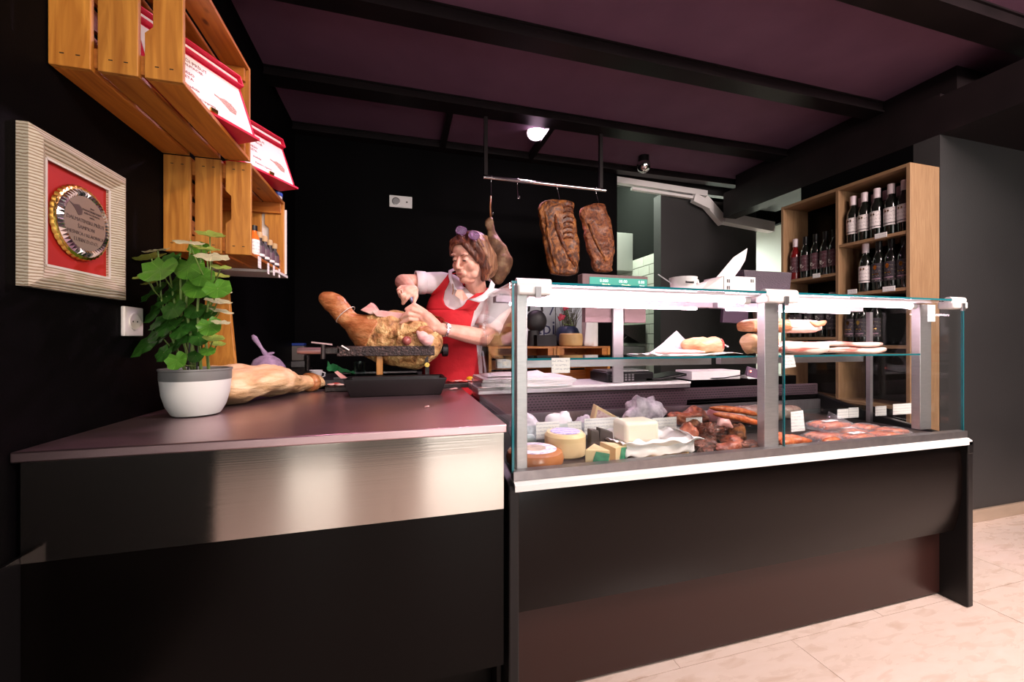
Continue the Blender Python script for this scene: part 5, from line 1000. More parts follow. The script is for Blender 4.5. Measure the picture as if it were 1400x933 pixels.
# tray, box, device further right on the rear top
p = onY(902, 508, 1.66); tb = M(); tb.grid(lambda a, b: (p.x - .10 + a * .22, 1.62 + b * .14, .853 + .028 * max(0, (a - .35)) * (1 + .2 * math.sin(b * 3)) + .012), 12, 6, .010); tag(tb.build('curved_tray', 'black_plastic', None, smooth=-1, org=(p.x, 1.69, .852)), 'curved black plastic tray on the rear service top behind the case', 'tray')
a, b = onY(946, 505, 1.62), onY(1012, 505, 1.62); o = B(a.x, b.x, 1.62, 1.74, .8505, .893).build('white_carton', 'paper', None, bevel=.001, org=(a.x, 1.62, .85)); tag(o, 'flat white carton on the rear service top under the glass shelf', 'box')
p = onY(1031, 512, 1.59); dv = thing('card_reader', (p.x, 1.62, .8505), 'small mauve card reader with glowing red light on the rear top', 'device')
M().obox((p.x, 1.60, .882), (.036, 0, -.010), (0, .006, .002), (.005, -.002, .022)).build('body', pm('mauve_device_plastic', (0.16, 0.10, 0.15), 10, .4), dv, bevel=.003)
M().ell((p.x - .018, 1.5925, .889), (.004, 0, 0), (0, .002, 0), (0, 0, .004)).build('indicator', emis('red_led', (1, .12, .05), 12), dv)
M().tube([(p.x - .035, 1.61, .875), (p.x - .09, 1.60, .868), (p.x - .16, 1.61, .858), (p.x - .28, 1.63, .855)], .003, 6).build('cable', 'black_plastic', dv)
M().prism([(p.x - .03, 1.595, .852), (p.x + .03, 1.595, .852), (p.x + .035, 1.605, .866), (p.x - .035, 1.605, .866)], (0, .05, 0)).build('foot', 'white_plastic', dv, smooth=0)
# register screen seen under the glass top
y = 1.76; a, b = onY(988, 440, y), onY(1022, 440, y); rs = thing('register_screen', ((a.x + b.x) / 2, y, .85), 'dark mauve register screen on a bent metal arm behind the case', 'screen')
M().prism([(a.x, y, onY(988, 441, y).z), (b.x, y, onY(1022, 443, y).z), (b.x + .01, y, onY(1022, 420, y).z), (a.x + .008, y, onY(990, 420, y).z)], (0, .02, 0)).build('screen', pm('dark_mauve_plastic', (0.07, 0.04, 0.07), 10, .4), rs, smooth=0, bevel=.002)
c, d = onY(1034, 430, y + .02), onY(1042, 468, y + .02)
M().prism([c + V((-.012, 0, .04)), c + V((.02, 0, .04)), d + V((.03, 0, 0)), V((d.x + .03, d.y, .8505)), V((d.x - .01, d.y, .8505)), d + V((-.01, 0, 0))], (0, .02, 0)).build('arm', 'alu_dark', rs, smooth=0)
B(b.x + .011, c.x + .01, y + .004, y + .018, onY(1020, 425, y).z, onY(1020, 421, y).z).build('bracket', 'alu_dark', rs, smooth=0)
# low table carrying the register parts beyond the rear top
ot = thing('rear_bench', (1.75, 1.95, 0), 'black bench behind the right part of the display case', 'bench')
B(1.31, 2.10, 1.705, 1.98, .802, .850).build('top', 'black_panel', ot, smooth=0); B(1.33, 2.08, 1.81, 1.96, .002, .801).build('body', 'black_panel', ot, smooth=0)
bk = M().ell(onY(1222, 540, 1.92), (.09, 0, 0), (0, .05, 0), (0, 0, .04), 24, 12, .25, 25)
p = onY(1222, 540, 1.90); bench2 = thing('low_bench', (2.35, 1.95, 0), 'low dark bench between the case and the wine shelf', 'bench')
B(2.17, 2.52, 1.72, 2.15, .55, .58).build('top', 'black_panel', bench2, smooth=0); B(2.20, 2.50, 1.75, 2.12, .002, .549).build('body', 'black_panel', bench2, smooth=0)
q = onY(1222, 540, 1.90); tag(M().ell((2.34, 1.88, .58 + .066), (.10, 0, 0), (0, .06, 0), (0, 0, .062), 24, 14, .3, 25).build('crumpled_bag', 'purple_bag', None, smooth=-1, org=(2.34, 1.88, .58)), 'crumpled purplish plastic bag on the low dark bench behind the case', 'bag')

# ---- wood crates with cheese wheel, paper roll, grasses, poster (back wall, seen through the case)
yc = 2.72
def lowcrate(x0, x1, label):
    c = thing('storage_crate', ((x0 + x1) / 2, yc, .60), label, 'crate', 'pine crates under the back wall goods'); z1 = 1.0; z0 = .60
    B(x0, x1, yc, yc + .40, z1 - .014, z1).build('top_panel', 'crate_x', c, smooth=0); B(x0, x1, yc, yc + .40, z0, z0 + .014).build('bottom_panel', 'crate_x', c, smooth=0)
    B(x0, x0 + .02, yc, yc + .40, z0 + .014, z1 - .014).build('side_panel', 'crate_z', c, smooth=0); B(x1 - .02, x1, yc, yc + .40, z0 + .014, z1 - .014).build('side_panel', 'crate_z', c, smooth=0)
    for k in range(4): B(x0 + .02, x1 - .02, yc + .38, yc + .39, z0 + .03 + k * .09, z0 + .105 + k * .09).build('slat', 'crate_x', c, smooth=0)
    for xx in (x0 + .021, x1 - .061): B(xx, xx + .04, yc + .01, yc + .05, z1 - .075, z1 - .015).build('corner_block', 'crate_x', c, smooth=0)
u2x = lambda u, y=yc: onY(u, 480, y).x
lowcrate(u2x(668), u2x(760.5), 'left pine crate below the cheese wheel, seen through the glass case'); lowcrate(u2x(761.5), u2x(834), 'right pine crate below the paper roll, seen through the glass case')
st = thing('storage_stand', (1.1, 2.87, 0), 'dark stand carrying the two pine crates at the back wall', 'stand'); B(u2x(668), u2x(834), yc, 3.12, .002, .598).build('body', 'black_panel', st, smooth=0)
p = onY(778, 472, 2.86); cw = thing('hard_cheese', (p.x, 2.87, 1.0005), 'amber wheel of hard cheese standing on the pine crate', 'cheese')
M().lathe([(0, .001), (.080, .001), (.088, .008), (.091, .05), (.088, .090), (.080, .098), (0, .099)], (p.x, 2.825, 1.0), 40).build('wheel', 'cheese_wheel', cw)
p = onY(808, 472, 2.80); pr = thing('paper_roll', (p.x, 2.84, 1.0005), 'standing roll of pinkish white paper with a loose corner on the right crate', 'paper roll')
M().lathe([(.012, 0), (.062, 0), (.062, .200), (.012, .200)], (p.x + .01, 2.84, 1.0), 36).build('roll', 'paper', pr)
M().grid(lambda a, b: (p.x - .052 - .022 * (1 - b) * (1 - a) + a * .07, 2.782 - .012 * (1 - a) - .02 * math.sin(a * PI) * (1 - b), 1.003 + b * .196), 10, 6, .0015).build('loose_corner', 'paper', pr, smooth=-1)
p = onY(747, 470, 2.80); o = B(u2x(734, 2.8), u2x(762, 2.8) - .004, 2.80, 2.90, 1.0005, 1.085).build('dark_box', 'black_plastic', None, bevel=.003, org=(p.x, 2.8, 1.0)); tag(o, 'low black box on the crate left of the cheese wheel', 'box')
# dried grasses and roses
p = onY(788, 455, 2.96); dg = thing('grass_arrangement', (p.x, 2.965, 1.0005), 'arrangement of dark dried grasses in a blue bowl behind the cheese wheel', 'arrangement')
M().lathe([(0, .001), (.06, .001), (.095, .04), (.10, .10), (.085, .14), (.06, .16), (0, .16)], (p.x - .05, 3.025, 1.0), 30).build('bowl', pm('slate_blue_glaze', (0.035, 0.045, 0.10), 10, .4), dg)
m = M(); rnd = random.Random(3)
for k in range(70):
    a = rnd.uniform(-.5, .5); b0 = V((p.x - .05 + rnd.uniform(-.05, .07), 3.02 + rnd.uniform(-.03, .03), 1.14)); L_ = rnd.uniform(.12, .26); m.tube([b0, b0 + V((a * .05, 0, L_ * .5)), b0 + V((a * .16, rnd.uniform(-.03, .0), L_))], [.0025, .002, .0008], 4)
m.build('grass_blades', pm('dark_olive_grass', [(0.3, (0.02, 0.02, 0.012)), (0.7, (0.10, 0.09, 0.05))], 30, .6), dg, kind='stuff')
for k, (u, v) in enumerate(((773, 420), (767, 434))):
    q = onY(u, v, 2.93); rz_ = thing('red_rose', q, ['upper artificial red rose in front of the white poster', 'lower artificial red rose in front of the white poster'][k], 'flower', 'artificial roses')
    for j in range(9): a = j * 2.4; rr = .006 + j * .0022; M().ell(q + V((math.cos(a) * rr, -.004, math.sin(a) * rr)), (.013, 0, 0), (0, .006, 0), (0, 0, .012), 10, 6, .3, 80, j).build('petal', MT.setdefault('rosepetal', pm('rose_red_petal', [(0.3, (0.28, 0.01, 0.03)), (0.7, (0.55, 0.04, 0.09))], 60, .5)), rz_, smooth=-1)
    M().tube([q, q + V((.03, .02, -.05)), V((p.x - .03, 2.96, 1.165))], .002, 5).build('stem', bpy.data.materials['green_stem'], rz_)
# white poster with hand lettering on the back wall, dark round bag hanging before it
a, b = onY(716, 440, 3.19), onY(800, 440, 3.19); po = thing('poster', ((a.x + b.x) / 2, 3.195, 1.2), 'white poster with dark hand lettering on the black wall behind the case', 'poster')
B(a.x, b.x, 3.188, 3.1995, 1.03, 1.47).build('sheet', pm('bluish_white_poster', (0.50, 0.53, 0.60), 10, .6), po, smooth=0)
text('api', (onY(745, 446, 3.185).x, 3.1868, onY(745, 449, 3.185).z), .17, pm('indigo_ink', (0.03, 0.03, 0.12), 10, .6), po, (1, 0, 0), (0, 0, 1)); q = onY(754, 425, 3.185)
text('7', (q.x, 3.1868, q.z), .13, bpy.data.materials['indigo_ink'], po, (1, 0, 0), (0, 0, 1)); B(onY(759.5, 430, 3.18).x, onY(760.2, 430, 3.18).x, 3.184, 3.1875, 1.03, 1.47).build('fold_line', 'dark', po, smooth=0)
q = onY(733, 437, 2.90); hb = thing('black_bag', (q.x, 2.9, 1.0005), 'round black bag standing on the crate before the white poster', 'bag')
M().ell(q + V((0, 0, -.012)), (.085, 0, 0), (0, .045, 0), (0, 0, .088), 28, 16, .06, 12).build('bag', pm('soft_black_leather', (0.015, 0.012, 0.015), 20, .5), hb, smooth=-1)
M().loft([(V((q.x - .02, 2.9, 1.001)), (.055, 0, 0), (0, .03, 0)), (V((q.x - .02, 2.9, 1.12)), (.045, 0, 0), (0, .03, 0))], 16).build('lower_part', bpy.data.materials['soft_black_leather'], hb)
M().tube([q + V((-.06, 0, .06)), q + V((-.05, 0, .15)), q + V((0, 0, .19)), q + V((.04, 0, .14)), q + V((.05, 0, .06))], .009, 8).build('strap', bpy.data.materials['soft_black_leather'], hb)
# ================================================================== goods in the case
zd = ZD + .0008; zsf = .9898
def D_(u, v, z=zd): return onZ(u, v, z)
def blob(name, mat, c, rx, ry, rz, label, cat, group=None, disp=.2, fr=20, seed=0, yaw=0.0, n=28, m_=16):
    a, b = V((math.cos(yaw), math.sin(yaw), 0)), V((-math.sin(yaw), math.cos(yaw), 0)); c = V(c)
    o = M().ell(c + V((0, 0, rz)), a * rx, b * ry, V((0, 0, rz * .97)), n, m_, disp, fr, seed).build(name, mat, None, smooth=-1, org=c); return tag(o, label, cat, group)
# cheeses at the left end
c = V((0.392, 1.163, zd)); ch = thing('smoked_cheese', c, 'low reddish brown round cheese with large white label, front left of the case', 'cheese')
M().lathe([(0, .001), (.076, .001), (.088, .010), (.090, .026), (.084, .040), (.072, .046), (0, .047)], c, 40).build('wheel', 'cheese_brown', ch)
M().lathe([(0, .0476), (.066, .0474), (.0675, .0465)], c, 40).build('label', 'label_white', ch); M().lathe([(0, .0486), (.034, .0485), (.035, .0477)], c + V((0, 0, 0)), 30).build('label_emblem', 'label_beige', ch)
c = V((0.505, 1.235, zd)); c = V((.520, 1.228, zd)); 
ch = thing('yellow_cheese', c, 'tall pale yellow round cheese with violet printed top, front left of the case', 'cheese')
M().lathe([(0, .001), (.062, .001), (.068, .006), (.068, .066), (.060, .076), (0, .079)], c, 40).build('wheel', 'cheese_yellow', ch); M().lathe([(0, .0798), (.048, .079), (.05, .0775)], c, 40).build('label', 'label_violet', ch)
for k, (x, y, yaw, lab) in enumerate(((.565, 1.095, -.35, 'front cheese wedge with dark green label beside the yellow cheese'), (.635, 1.115, .5, 'cheese wedge with bright green label right of the first green wedge'))):
    t = thing('cheese_wedge', (x, y, zd), lab, 'cheese', 'wedges with green labels', rz=yaw)
    M().prism([(-.036, -.03, 0), (.036, -.03, 0), (0, .05, 0)], (0, 0, .054)).build('wedge', 'cheese_yellow', t, raw=True, smooth=0, bevel=.002)
    M().prism([(-.016, -.0308, .014), (.030, -.0308, .008), (.036, -.0308, .044), (-.004, -.0308, .050)], (0, -.0005, 0)).build('label', 'label_green', t, raw=True, smooth=0)
for k, (u, x, y, s, lab) in enumerate(((806, .606, 1.19, .018, 'narrow dark-rinded cheese piece standing left of the white paper'), (824, .655, 1.205, .030, 'larger dark-rinded cheese piece leaning by the white paper'))):
    t = thing('dark_cheese', (x, y, zd), lab, 'cheese', 'dark-rinded cheese pieces')
    M().prism([(x - s, y - .015, zd + .002), (x + s, y - .015, zd + .002), (x + s * .9, y - .005, zd + .07 + .012 * (1 - k)), (x - s * .7, y - .005, zd + .086)], (0, .03, 0)).build('piece', 'cheese_dark', t, smooth=0, bevel=.003)
    if k: M().prism([(x - s, y - .0153, zd + .003), (x + s, y - .0153, zd + .003), (x + s * .96, y - .0125, zd + .022), (x - s * .9, y - .0125, zd + .026)], (0, -.0008, 0)).build('cut_base', 'label_beige', t, smooth=0)
# wrapped cheeses behind the riser
blob('wrapped_cheese', 'film_dense', (.43, 1.40, zd), .060, .055, .057, 'plastic wrapped round cheese with frosty film, leftmost behind the price tags', 'cheese', 'film wrapped cheeses', .12, 30, 1)
blob('wrapped_cheese', 'paper', (.43, 1.345, zd), .030, .022, .024, 'small white cheese in film leaning before the leftmost wrapped cheese', 'cheese', 'film wrapped cheeses', .15, 40, 2)
blob('wrapped_cheese', 'paper', (.565, 1.385, zd), .055, .045, .058, 'white paper wrapped lump, second from the left behind the price tags', 'cheese', 'film wrapped cheeses', .30, 26, 4)
blob('wrapped_cheese', 'film_dense', (.655, 1.375, zd), .036, .036, .050, 'small film wrapped lump left of the pink-rinded wedge', 'cheese', 'film wrapped cheeses', .3, 32, 5)
t = thing('aged_wedge', (.76, 1.40, zd), 'triangular cheese wedge with pink speckled cut face under film, behind the tags', 'cheese')
M().prism([(.68, 1.38, zd), (.84, 1.37, zd), (.815, 1.375, zd + .075), (.715, 1.38, zd + .130)], (.01, .05, 0)).build('wedge', 'cheese_yellow', t, smooth=0, bevel=.003)
M().prism([(.69, 1.378, zd + .004), (.83, 1.369, zd + .004), (.805, 1.3735, zd + .070), (.719, 1.379, zd + .115)], (0, -.0015, 0)).build('cut_face', pm('pink_speckled_face', [(0.35, (0.55, 0.28, 0.30)), (0.5, (0.78, 0.58, 0.55)), (0.7, (0.86, 0.72, 0.66))], 60, .4), t, smooth=0)
m = M(); m.ell(V((.96, 1.43, zd + .080)), V((.088, 0, 0)), V((0, .050, 0)), V((0, 0, .070)), 36, 20, .42, 17, 7); tag(m.build('crumpled_bag', 'film_dense', None, smooth=.9, org=(.98, 1.44, zd)), 'crumpled white and mauve plastic bag on the deck behind the cream cheese', 'bag')
# black trays along the rear
for k, (x0, x1, lab) in enumerate(((.86, 1.16, 'black deli tray behind the cream cheese and bacon'), (1.24, 1.44, 'black deli tray under the wrapped meats in the right bay'))):
    t = M(); t.box(x0, x1, 1.315, 1.50, zd, zd + .004)
    for a in ((x0, x0 + .005, 1.315, 1.50), (x1 - .005, x1, 1.315, 1.50), (x0, x1, 1.315, 1.320), (x0, x1, 1.495, 1.50)): t.box(*a, zd, zd + (.028 if k else .03))
    if k == 0: continue
    tag(t.build('deli_tray', 'black_plastic', None, smooth=0, org=((x0 + x1) / 2, 1.4, zd)), lab, 'tray')
# cream cheese block in paper on a gold board
gb = thing('gold_board', (.80, 1.18, zd), 'gold cardboard tray under the cream cheese and its white paper', 'board')
M().lathe([(0, .001), (.115, .001), (.135, .010), (.133, .012), (.112, .004), (0, .004)], (.81, 1.20, zd), 40).build('board', 'gold_card', gb)
t = M().lathe([(0, 0), (.086, 0), (.088, .010), (.085, .016), (0, .017)], (.735, 1.145, zd), 36); 
flat = tag(M().box(.665, .80, 1.062, 1.072, zd, zd + .018).build('flat_cheese', 'cheese_yellow', None, bevel=.004, org=(.73, 1.067, zd)), 'flat pale cheese slice lying right behind the front glass below the gold board', 'cheese')
def sheet(u, v):
    x = .80 + (u - .5) * .30; y = 1.185 + (v - .5) * .20; d = max(abs(u - .5), abs(v - .5)) * 2
    z = zd + .017 + .034 * max(0, d - .55) * 2 + .014 * noise.noise(V((u * 6, v * 6, 3))) * (0.3 + d) + .01
    return (x, y, z)
t = thing('wrapping_paper', (.80, 1.185, zd + .012), 'wide open sheet of white paper with raised edges under the cream cheese', 'paper')
M().grid(sheet, 34, 26, .0012).build('sheet', 'paper', t, smooth=-1)
m = M(); m.grid(lambda a, b: (.665 + a * .27, 1.105 - .012 * b + .02 * a * a, zd + .012 + .048 * (1 - b) + .012 * noise.noise(V((a * 8, b * 3, 9)))), 30, 8, .0012); m.build('front_fold', 'paper', t, smooth=-1)
m = M(); m.grid(lambda a, b: (.905 + .045 * math.sin(b * 3) * (.6 + a * .6), 1.11 + a * .10, zd + .015 + .06 * b), 12, 12, .0012); m.build('side_curl', 'paper', t, smooth=-1)
cb = M(); cb.box(.715, .845, 1.175, 1.265, zd + .032, zd + .105); tag(cb.build('cream_cheese', 'cheese_cream', None, bevel=.012, org=(.78, 1.22, zd + .03)), 'large cream coloured block of cheese standing in open white paper', 'cheese')
# smoked meats in the middle (front)
pile = [(1.00, 1.14, .050, .034, .020, .2), (1.055, 1.20, .055, .030, .028, -.5), (1.10, 1.13, .055, .036, .024, .9), (1.01, 1.23, .042, .030, .034, .3), (1.13, 1.22, .042, .032, .030, 1.2), (1.06, 1.10, .05, .022, .018, -.1), (1.05, 1.265, .05, .025, .04, .1), (.965, 1.095, .03, .022, .014, .4), (1.145, 1.10, .045, .024, .018, .2), (.97, 1.19, .03, .03, .045, .2), (1.15, 1.16, .035, .03, .04, .8), (1.015, 1.17, .045, .03, .045, -.7)]
labs = ['dark smoked meat piece at the front left of the pile by the white paper', 'ragged smoked rib piece in the middle of the dark pile', 'brown smoked meat piece at the front right of the pile by the post', 'upright dark smoked piece at the back left of the pile', 'smoked meat piece at the back right of the pile near the post', 'flat red smoked strip lying right behind the front glass', 'dark smoked piece at the very back of the pile', 'small red smoked piece tucked under the edge of the white paper', 'front red smoked piece touching the middle post', 'tall dark piece between the white paper and the pile', 'tall rosy piece beside the middle post', 'large dark piece stacked left of the pale torn meat']
for k, (x, y, rx, ry, rz_, yw) in enumerate(pile): blob('smoked_meat', ['pile', 'pile', 'rib_meat', 'smoked', 'pile', 'rib_meat', 'smoked'][k % 7], (x, y, zd), rx, ry, rz_, labs[k], 'smoked meat', 'pile of smoked meat in the middle of the case', .45, 26, k * 5, yw, 40, 22)
blob('smoked_meat', 'pile', (1.06, 1.165, zd + .05), .05, .028, .016, 'dark rough smoked piece lying across the top of the pile', 'smoked meat', 'pile of smoked meat in the middle of the case', .5, 30, 44, .6, 36, 20)
m = M().tube([(1.055, 1.15, zd + .075), (1.075, 1.145, zd + .094), (1.095, 1.14, zd + .09), (1.11, 1.135, zd + .075)], [.004, .014, .012, .004], 12, disp=.008, fr=50); tag(m.build('smoked_meat', 'pink_meat', None, smooth=-1, org=(1.08, 1.145, zd + .07)), 'pale pink torn end of meat on top of the dark pile', 'smoked meat', 'pile of smoked meat in the middle of the case')
def sausage(pts, r, label, group, mat='sausage'):
    pts = [V(p) for p in pts]; n = 9; P = []
    for i in range(len(pts) - 1):
        for k in range(4): P.append(pts[i].lerp(pts[i + 1], k / 4))
    P.append(pts[-1]); R = [r * (.3 + .7 * min(1, min(i, len(P) - 1 - i) / 1.5)) for i in range(len(P))]
    t = M().tube(P, R, 14, disp=.0025, fr=50); return tag(t.build('sausage', mat, None, smooth=-1, org=pts[0]), label, 'sausage', group)
G = 'orange-red sausages in the middle of the case'
q0, q1, q2 = onY(975, 566, 1.285), onY(1010, 572, 1.27), onY(1044, 580, 1.255)
sausage([q0, q1, q2], .013, 'long orange sausage on top of the dark smoked pile, lower one', G)
q0, q1, q2 = onY(978, 561, 1.30), onY(1015, 564, 1.29), onY(1046, 571, 1.28); sausage([q0 + V((0, .03, .004)), q1 + V((0, .03, .004)), q2 + V((0, .03, .004))], .013, 'long orange sausage behind and above the lower one', G)
G = 'orange-red sausages at the front of the right bay'
for k, (a, b, c) in enumerate((((1.285, 1.10), (1.35, 1.112), (1.425, 1.10)), ((1.28, 1.135), (1.35, 1.15), (1.43, 1.135)), ((1.29, 1.175), (1.35, 1.185), (1.41, 1.19)))):
    sausage([(a[0], a[1], zd + .015 + (.002 * k)), (b[0], b[1], zd + .017), (c[0], c[1], zd + .016)], .0145, ['front fat sausage just right of the middle post', 'second fat sausage just right of the middle post', 'third fat sausage just right of the middle post'][k], G)
sausage([(1.455, 1.080, zd + .014), (1.50, 1.083, zd + .015), (1.545, 1.085, zd + .014)], .0125, 'single sausage lying in front of the vacuum packs', G)
# bacon and papers on the rear left-middle
t = thing('rib_piece', (1.12, 1.42, zd), 'rosy smoked rib piece on purple paper at the rear, left of the middle post', 'smoked meat')
M().grid(lambda a, b: (1.03 + a * .20, 1.36 + b * .12, zd + .022 + .012 * noise.noise(V((a * 5, b * 5, 0)))), 14, 10, .001).build('paper', 'film_dense', t, smooth=-1)
M().loft(smooth_secs([(V((x, y, zd + z)), V((0, .035, .01)) * s, V((0, -.005, .026)) * s) for x, y, z, s in ((1.06, 1.41, .06, .3), (1.09, 1.41, .055, .8), (1.14, 1.42, .050, .9), (1.19, 1.42, .065, 1.2), (1.23, 1.42, .06, 1.0), (1.25, 1.42, .05, .3))], 4), 28, disp=.014, fr=28, seed=6).build('ribs', 'rib_meat', t, smooth=-1)
M().grid(lambda a, b: (1.27 + a * .17, 1.42 + b * .11, zd + .052 + .006 * math.sin(a * 5)), 10, 6, .004).build('wrap', 'paper', None, smooth=-1, org=(1.35, 1.47, zd + .05))
o = bpy.data.objects['wrap']; tag(o, 'folded white wrapping paper behind the middle post', 'paper')
t = thing('deli_tray', (1.16, 1.42, zd), 'black deli tray under the rosy rib piece at the rear', 'tray'); m = M(); m.box(.86, 1.26, 1.32, 1.52, zd, zd + .004); m.box(.86, .865, 1.32, 1.52, zd + .004, zd + .024); m.box(1.255, 1.26, 1.32, 1.52, zd + .004, zd + .024); m.box(.865, 1.255, 1.515, 1.52, zd + .004, zd + .05); m.build('tray', 'black_plastic', t, smooth=0)
# right bay: film-wrapped loins and vacuum packs
t = thing('wrapped_loin', (1.37, 1.40, zd), 'film wrapped loin with pink cut end behind the tags, right of the middle post', 'cured meat')
S = [(V((x, 1.41 - (x - 1.3) * .05, zd + .058)), V((0, .040, 0)) * s, V((0, 0, .034)) * s) for x, s in ((1.27, .5), (1.28, .95), (1.33, 1.05), (1.40, 1.0), (1.405, .9))]
M().loft(smooth_secs(S, 3), 26, disp=.004, fr=25).build('loin', 'pink_meat', t, smooth=-1)
S = [(V((x, 1.41, zd + .055)), V((0, .044, 0)) * s, V((0, 0, .038)) * s) for x, s in ((1.36, .9), (1.42, 1.0), (1.55, .95), (1.66, .8), (1.70, .35))]; t = thing('patterned_pack', (1.55, 1.41, zd), 'long meat roll in clear patterned film behind the price tags, right bay', 'cured meat')
S = [(c + V((.055, 0, 0)), a, b) for c, a, b in S]
M().loft(smooth_secs(S, 4), 26, disp=.006, fr=22).build('roll', pm('brownish_pack', [(0.3, (0.34, 0.20, 0.17)), (0.6, (0.50, 0.33, 0.28)), (0.75, (0.78, 0.66, 0.60))], 24, .2, coat=.6, dist=1.5), t, smooth=-1)
packs = [(1.66, 1.11, .085, .035, .1, 0), (1.80, 1.10, .075, .035, -.05, 0), (1.56, 1.155, .09, .045, .15, 0), (1.72, 1.19, .09, .045, -.1, 0), (1.90, 1.14, .065, .04, 0, 0), (1.62, 1.18, .095, .05, .1, 1), (1.87, 1.22, .07, .04, .1, 0)]
pl_ = ['front vacuum pack just left of the lying sausage end', 'front vacuum pack nearest the right end', 'vacuum pack under the raised big one', 'middle vacuum pack with a white sticker', 'vacuum pack at the far right corner', 'big raised vacuum pack with curled film corner on top of the others', 'rear vacuum pack at the far right']
for k, (x, y, rx, ry, yw, lv) in enumerate(packs):
    z = zd + (.034 if lv else 0); t = thing('vacuum_pack', (x, y, z), pl_[k], 'vacuum pack', 'vacuum packed sausages in the right bay', rz=yw)
    for j in range(4): M().tube([(-rx * .75, -ry * .6 + j * ry * .4, .013), (0, -ry * .6 + j * ry * .4, .016), (rx * .75, -ry * .6 + j * ry * .4, .013)], [.008, .0115, .008], 10, disp=.002, fr=50).build('sausage', 'sausage', t, raw=True, smooth=-1)
    M().grid(lambda a, b: ((a - .5) * 2 * rx * 1.1, (b - .5) * 2 * ry * 1.25, .027 * (1 - (2 * abs(a - .5)) ** 4) * (1 - (2 * abs(b - .5)) ** 4) + .002 + .002 * noise.noise(V((a * 9, b * 9, k))) + (.05 * max(0, a - .88) * 8 * b if lv else 0)), 22, 14).build('film', 'film', t, raw=True, smooth=-1)
    if k in (0, 3, 5): M().box(-.035, .035, -.012, .010, .0285, .0292).build('sticker', 'paper', t, raw=True, smooth=0)
# price tags on the riser
tags = [(733, 765, 578, 603, 'leftmost large'), (776, 795, 577, 597, 'second narrow'), (799, 846, 573, 592, 'third wide'), (852, 884, 575, 590, 'fourth faint'), (892, 925, 572, 590, 'fifth, over the cream cheese,'), (938, 960, 572, 589, 'sixth, left of the smoked pile,'), (1145, 1160, 560, 573, 'left half of the pair near the middle post,'), (1160.5, 1174, 558, 571, 'right half of the pair near the middle post,'), (1197, 1212, 556, 569, 'small square'), (1221, 1250, 553, 566, 'wide'), (1257, 1272, 552, 565, 'rightmost')]
for k, (u0, u1, v0, v1, lab) in enumerate(tags):
    a, b = onY(u0, v0, 1.2975), onY(u1, v1, 1.2975); zb, za = b.z, a.z; tz = .03 if k not in (0, 1, 2) else .04
    za = min(za, .77); zb = max(zb, .70); o = M().prism([(a.x, 1.2975, zb), (b.x, 1.2975, zb), (b.x, 1.2975, za), (a.x, 1.2975, za)], (0, .0012, 0)).build('price_tag', 'tag', None, smooth=0, org=((a.x + b.x) / 2, 1.2975, zb))
    tag(o, lab + ' price tag on the low glass riser', 'price tag', 'price tags on the glass riser')
a, b = onY(1082, 563, 1.20), onY(1099, 590, 1.20); o = M().prism([(a.x, 1.20, b.z + .001), (b.x, 1.195, b.z + .004), (b.x - .004, 1.20, a.z + .002), (a.x - .003, 1.20, a.z - .002)], (0, .0012, 0)).build('price_tag', 'tag', None, smooth=0, org=a); tag(o, 'tall narrow tilted price tag right beside the middle post', 'price tag', 'price tags on the glass riser')
for k, (u0, u1, v0, v1, y, lab) in enumerate(((754, 779, 494, 510, 1.096, 'price tag hanging on the left half of the glass shelf edge'), (1069, 1088, 492, 504, 1.096, 'tilted price tag on the glass shelf edge right of the middle post'), (1268, 1278, 417, 440, 1.0440, 'narrow pale sticker on the glass by the right end post'))):
    a, b = onY(u0, v0, y), onY(u1, v1, y); a.z = max(a.z, .99) if k < 2 else a.z
    o = M().prism([(a.x, y, b.z), (b.x, y, b.z + (.006 if k == 1 else 0)), (b.x - (.012 if k == 1 else 0), y, a.z), (a.x, y, a.z)], (0, -.0012, 0)).build('price_tag', 'tag', None, smooth=0, org=a); tag(o, lab, 'price tag')

# ---- on the glass shelf
t = thing('wrapped_ham_piece', (1.0, 1.22, zsf), 'cut ham with red face under tented white paper on the left glass shelf', 'cured meat')
M().grid(lambda a, b: (.80 + a * .34, 1.12 + b * .19, zsf + .002 + .012 * abs(noise.noise(V((a * 4, b * 3, 2)))) + (.0 if a < .7 else .004)), 26, 14, .0012).build('paper_sheet', 'paper', t, smooth=-1)
def tent(a, b):
    x = .86 + a * .28; pk = max(0, 1 - abs(a - .42) / .42); return (x, 1.24 + .02 * b - .035 * (1 - b) * pk, zsf + .006 + (.082 * pk ** 1.15) * b + .004 * noise.noise(V((a * 8, b * 5, 6))))
M().grid(tent, 26, 12, .001).build('tented_paper', 'film_dense', t, smooth=-1)
S = [(V((x, 1.20, zsf + .034)), V((0, .040, 0)) * s, V((0, 0, .028)) * s) for x, s in ((.96, .3), (.98, .8), (1.02, 1.0), (1.08, 1.05), (1.10, 1.0), (1.103, .93))]; M().loft(smooth_secs(S, 3), 30, disp=.008, fr=30).build('meat', 'ham_pale', t, smooth=-1)
M().loft([(V((1.1045, 1.193, zsf + .036)), V((.012, .036, 0)), V((0, 0, .025))), (V((1.109, 1.190, zsf + .036)), V((.012, .034, 0)), V((0, 0, .024)))], 24).build('cut_face', 'red_meat', t, smooth=0)
M().tube([(1.106, 1.15, zsf + .030), (1.1165, 1.18, zsf + .038), (1.1165, 1.21, zsf + .044)], .003, 6).build('fat_line', 'paper', t)
M().loft(smooth_secs([(V((x, 1.17, zsf + .012)), V((0, .03, 0)) * s, V((0, 0, .008)) * s) for x, s in ((.83, .3), (.85, .9), (.93, 1.1), (1.0, .8), (1.02, .3))], 4), 20, disp=.006, fr=40).build('slices', 'pink_meat', t, smooth=-1)
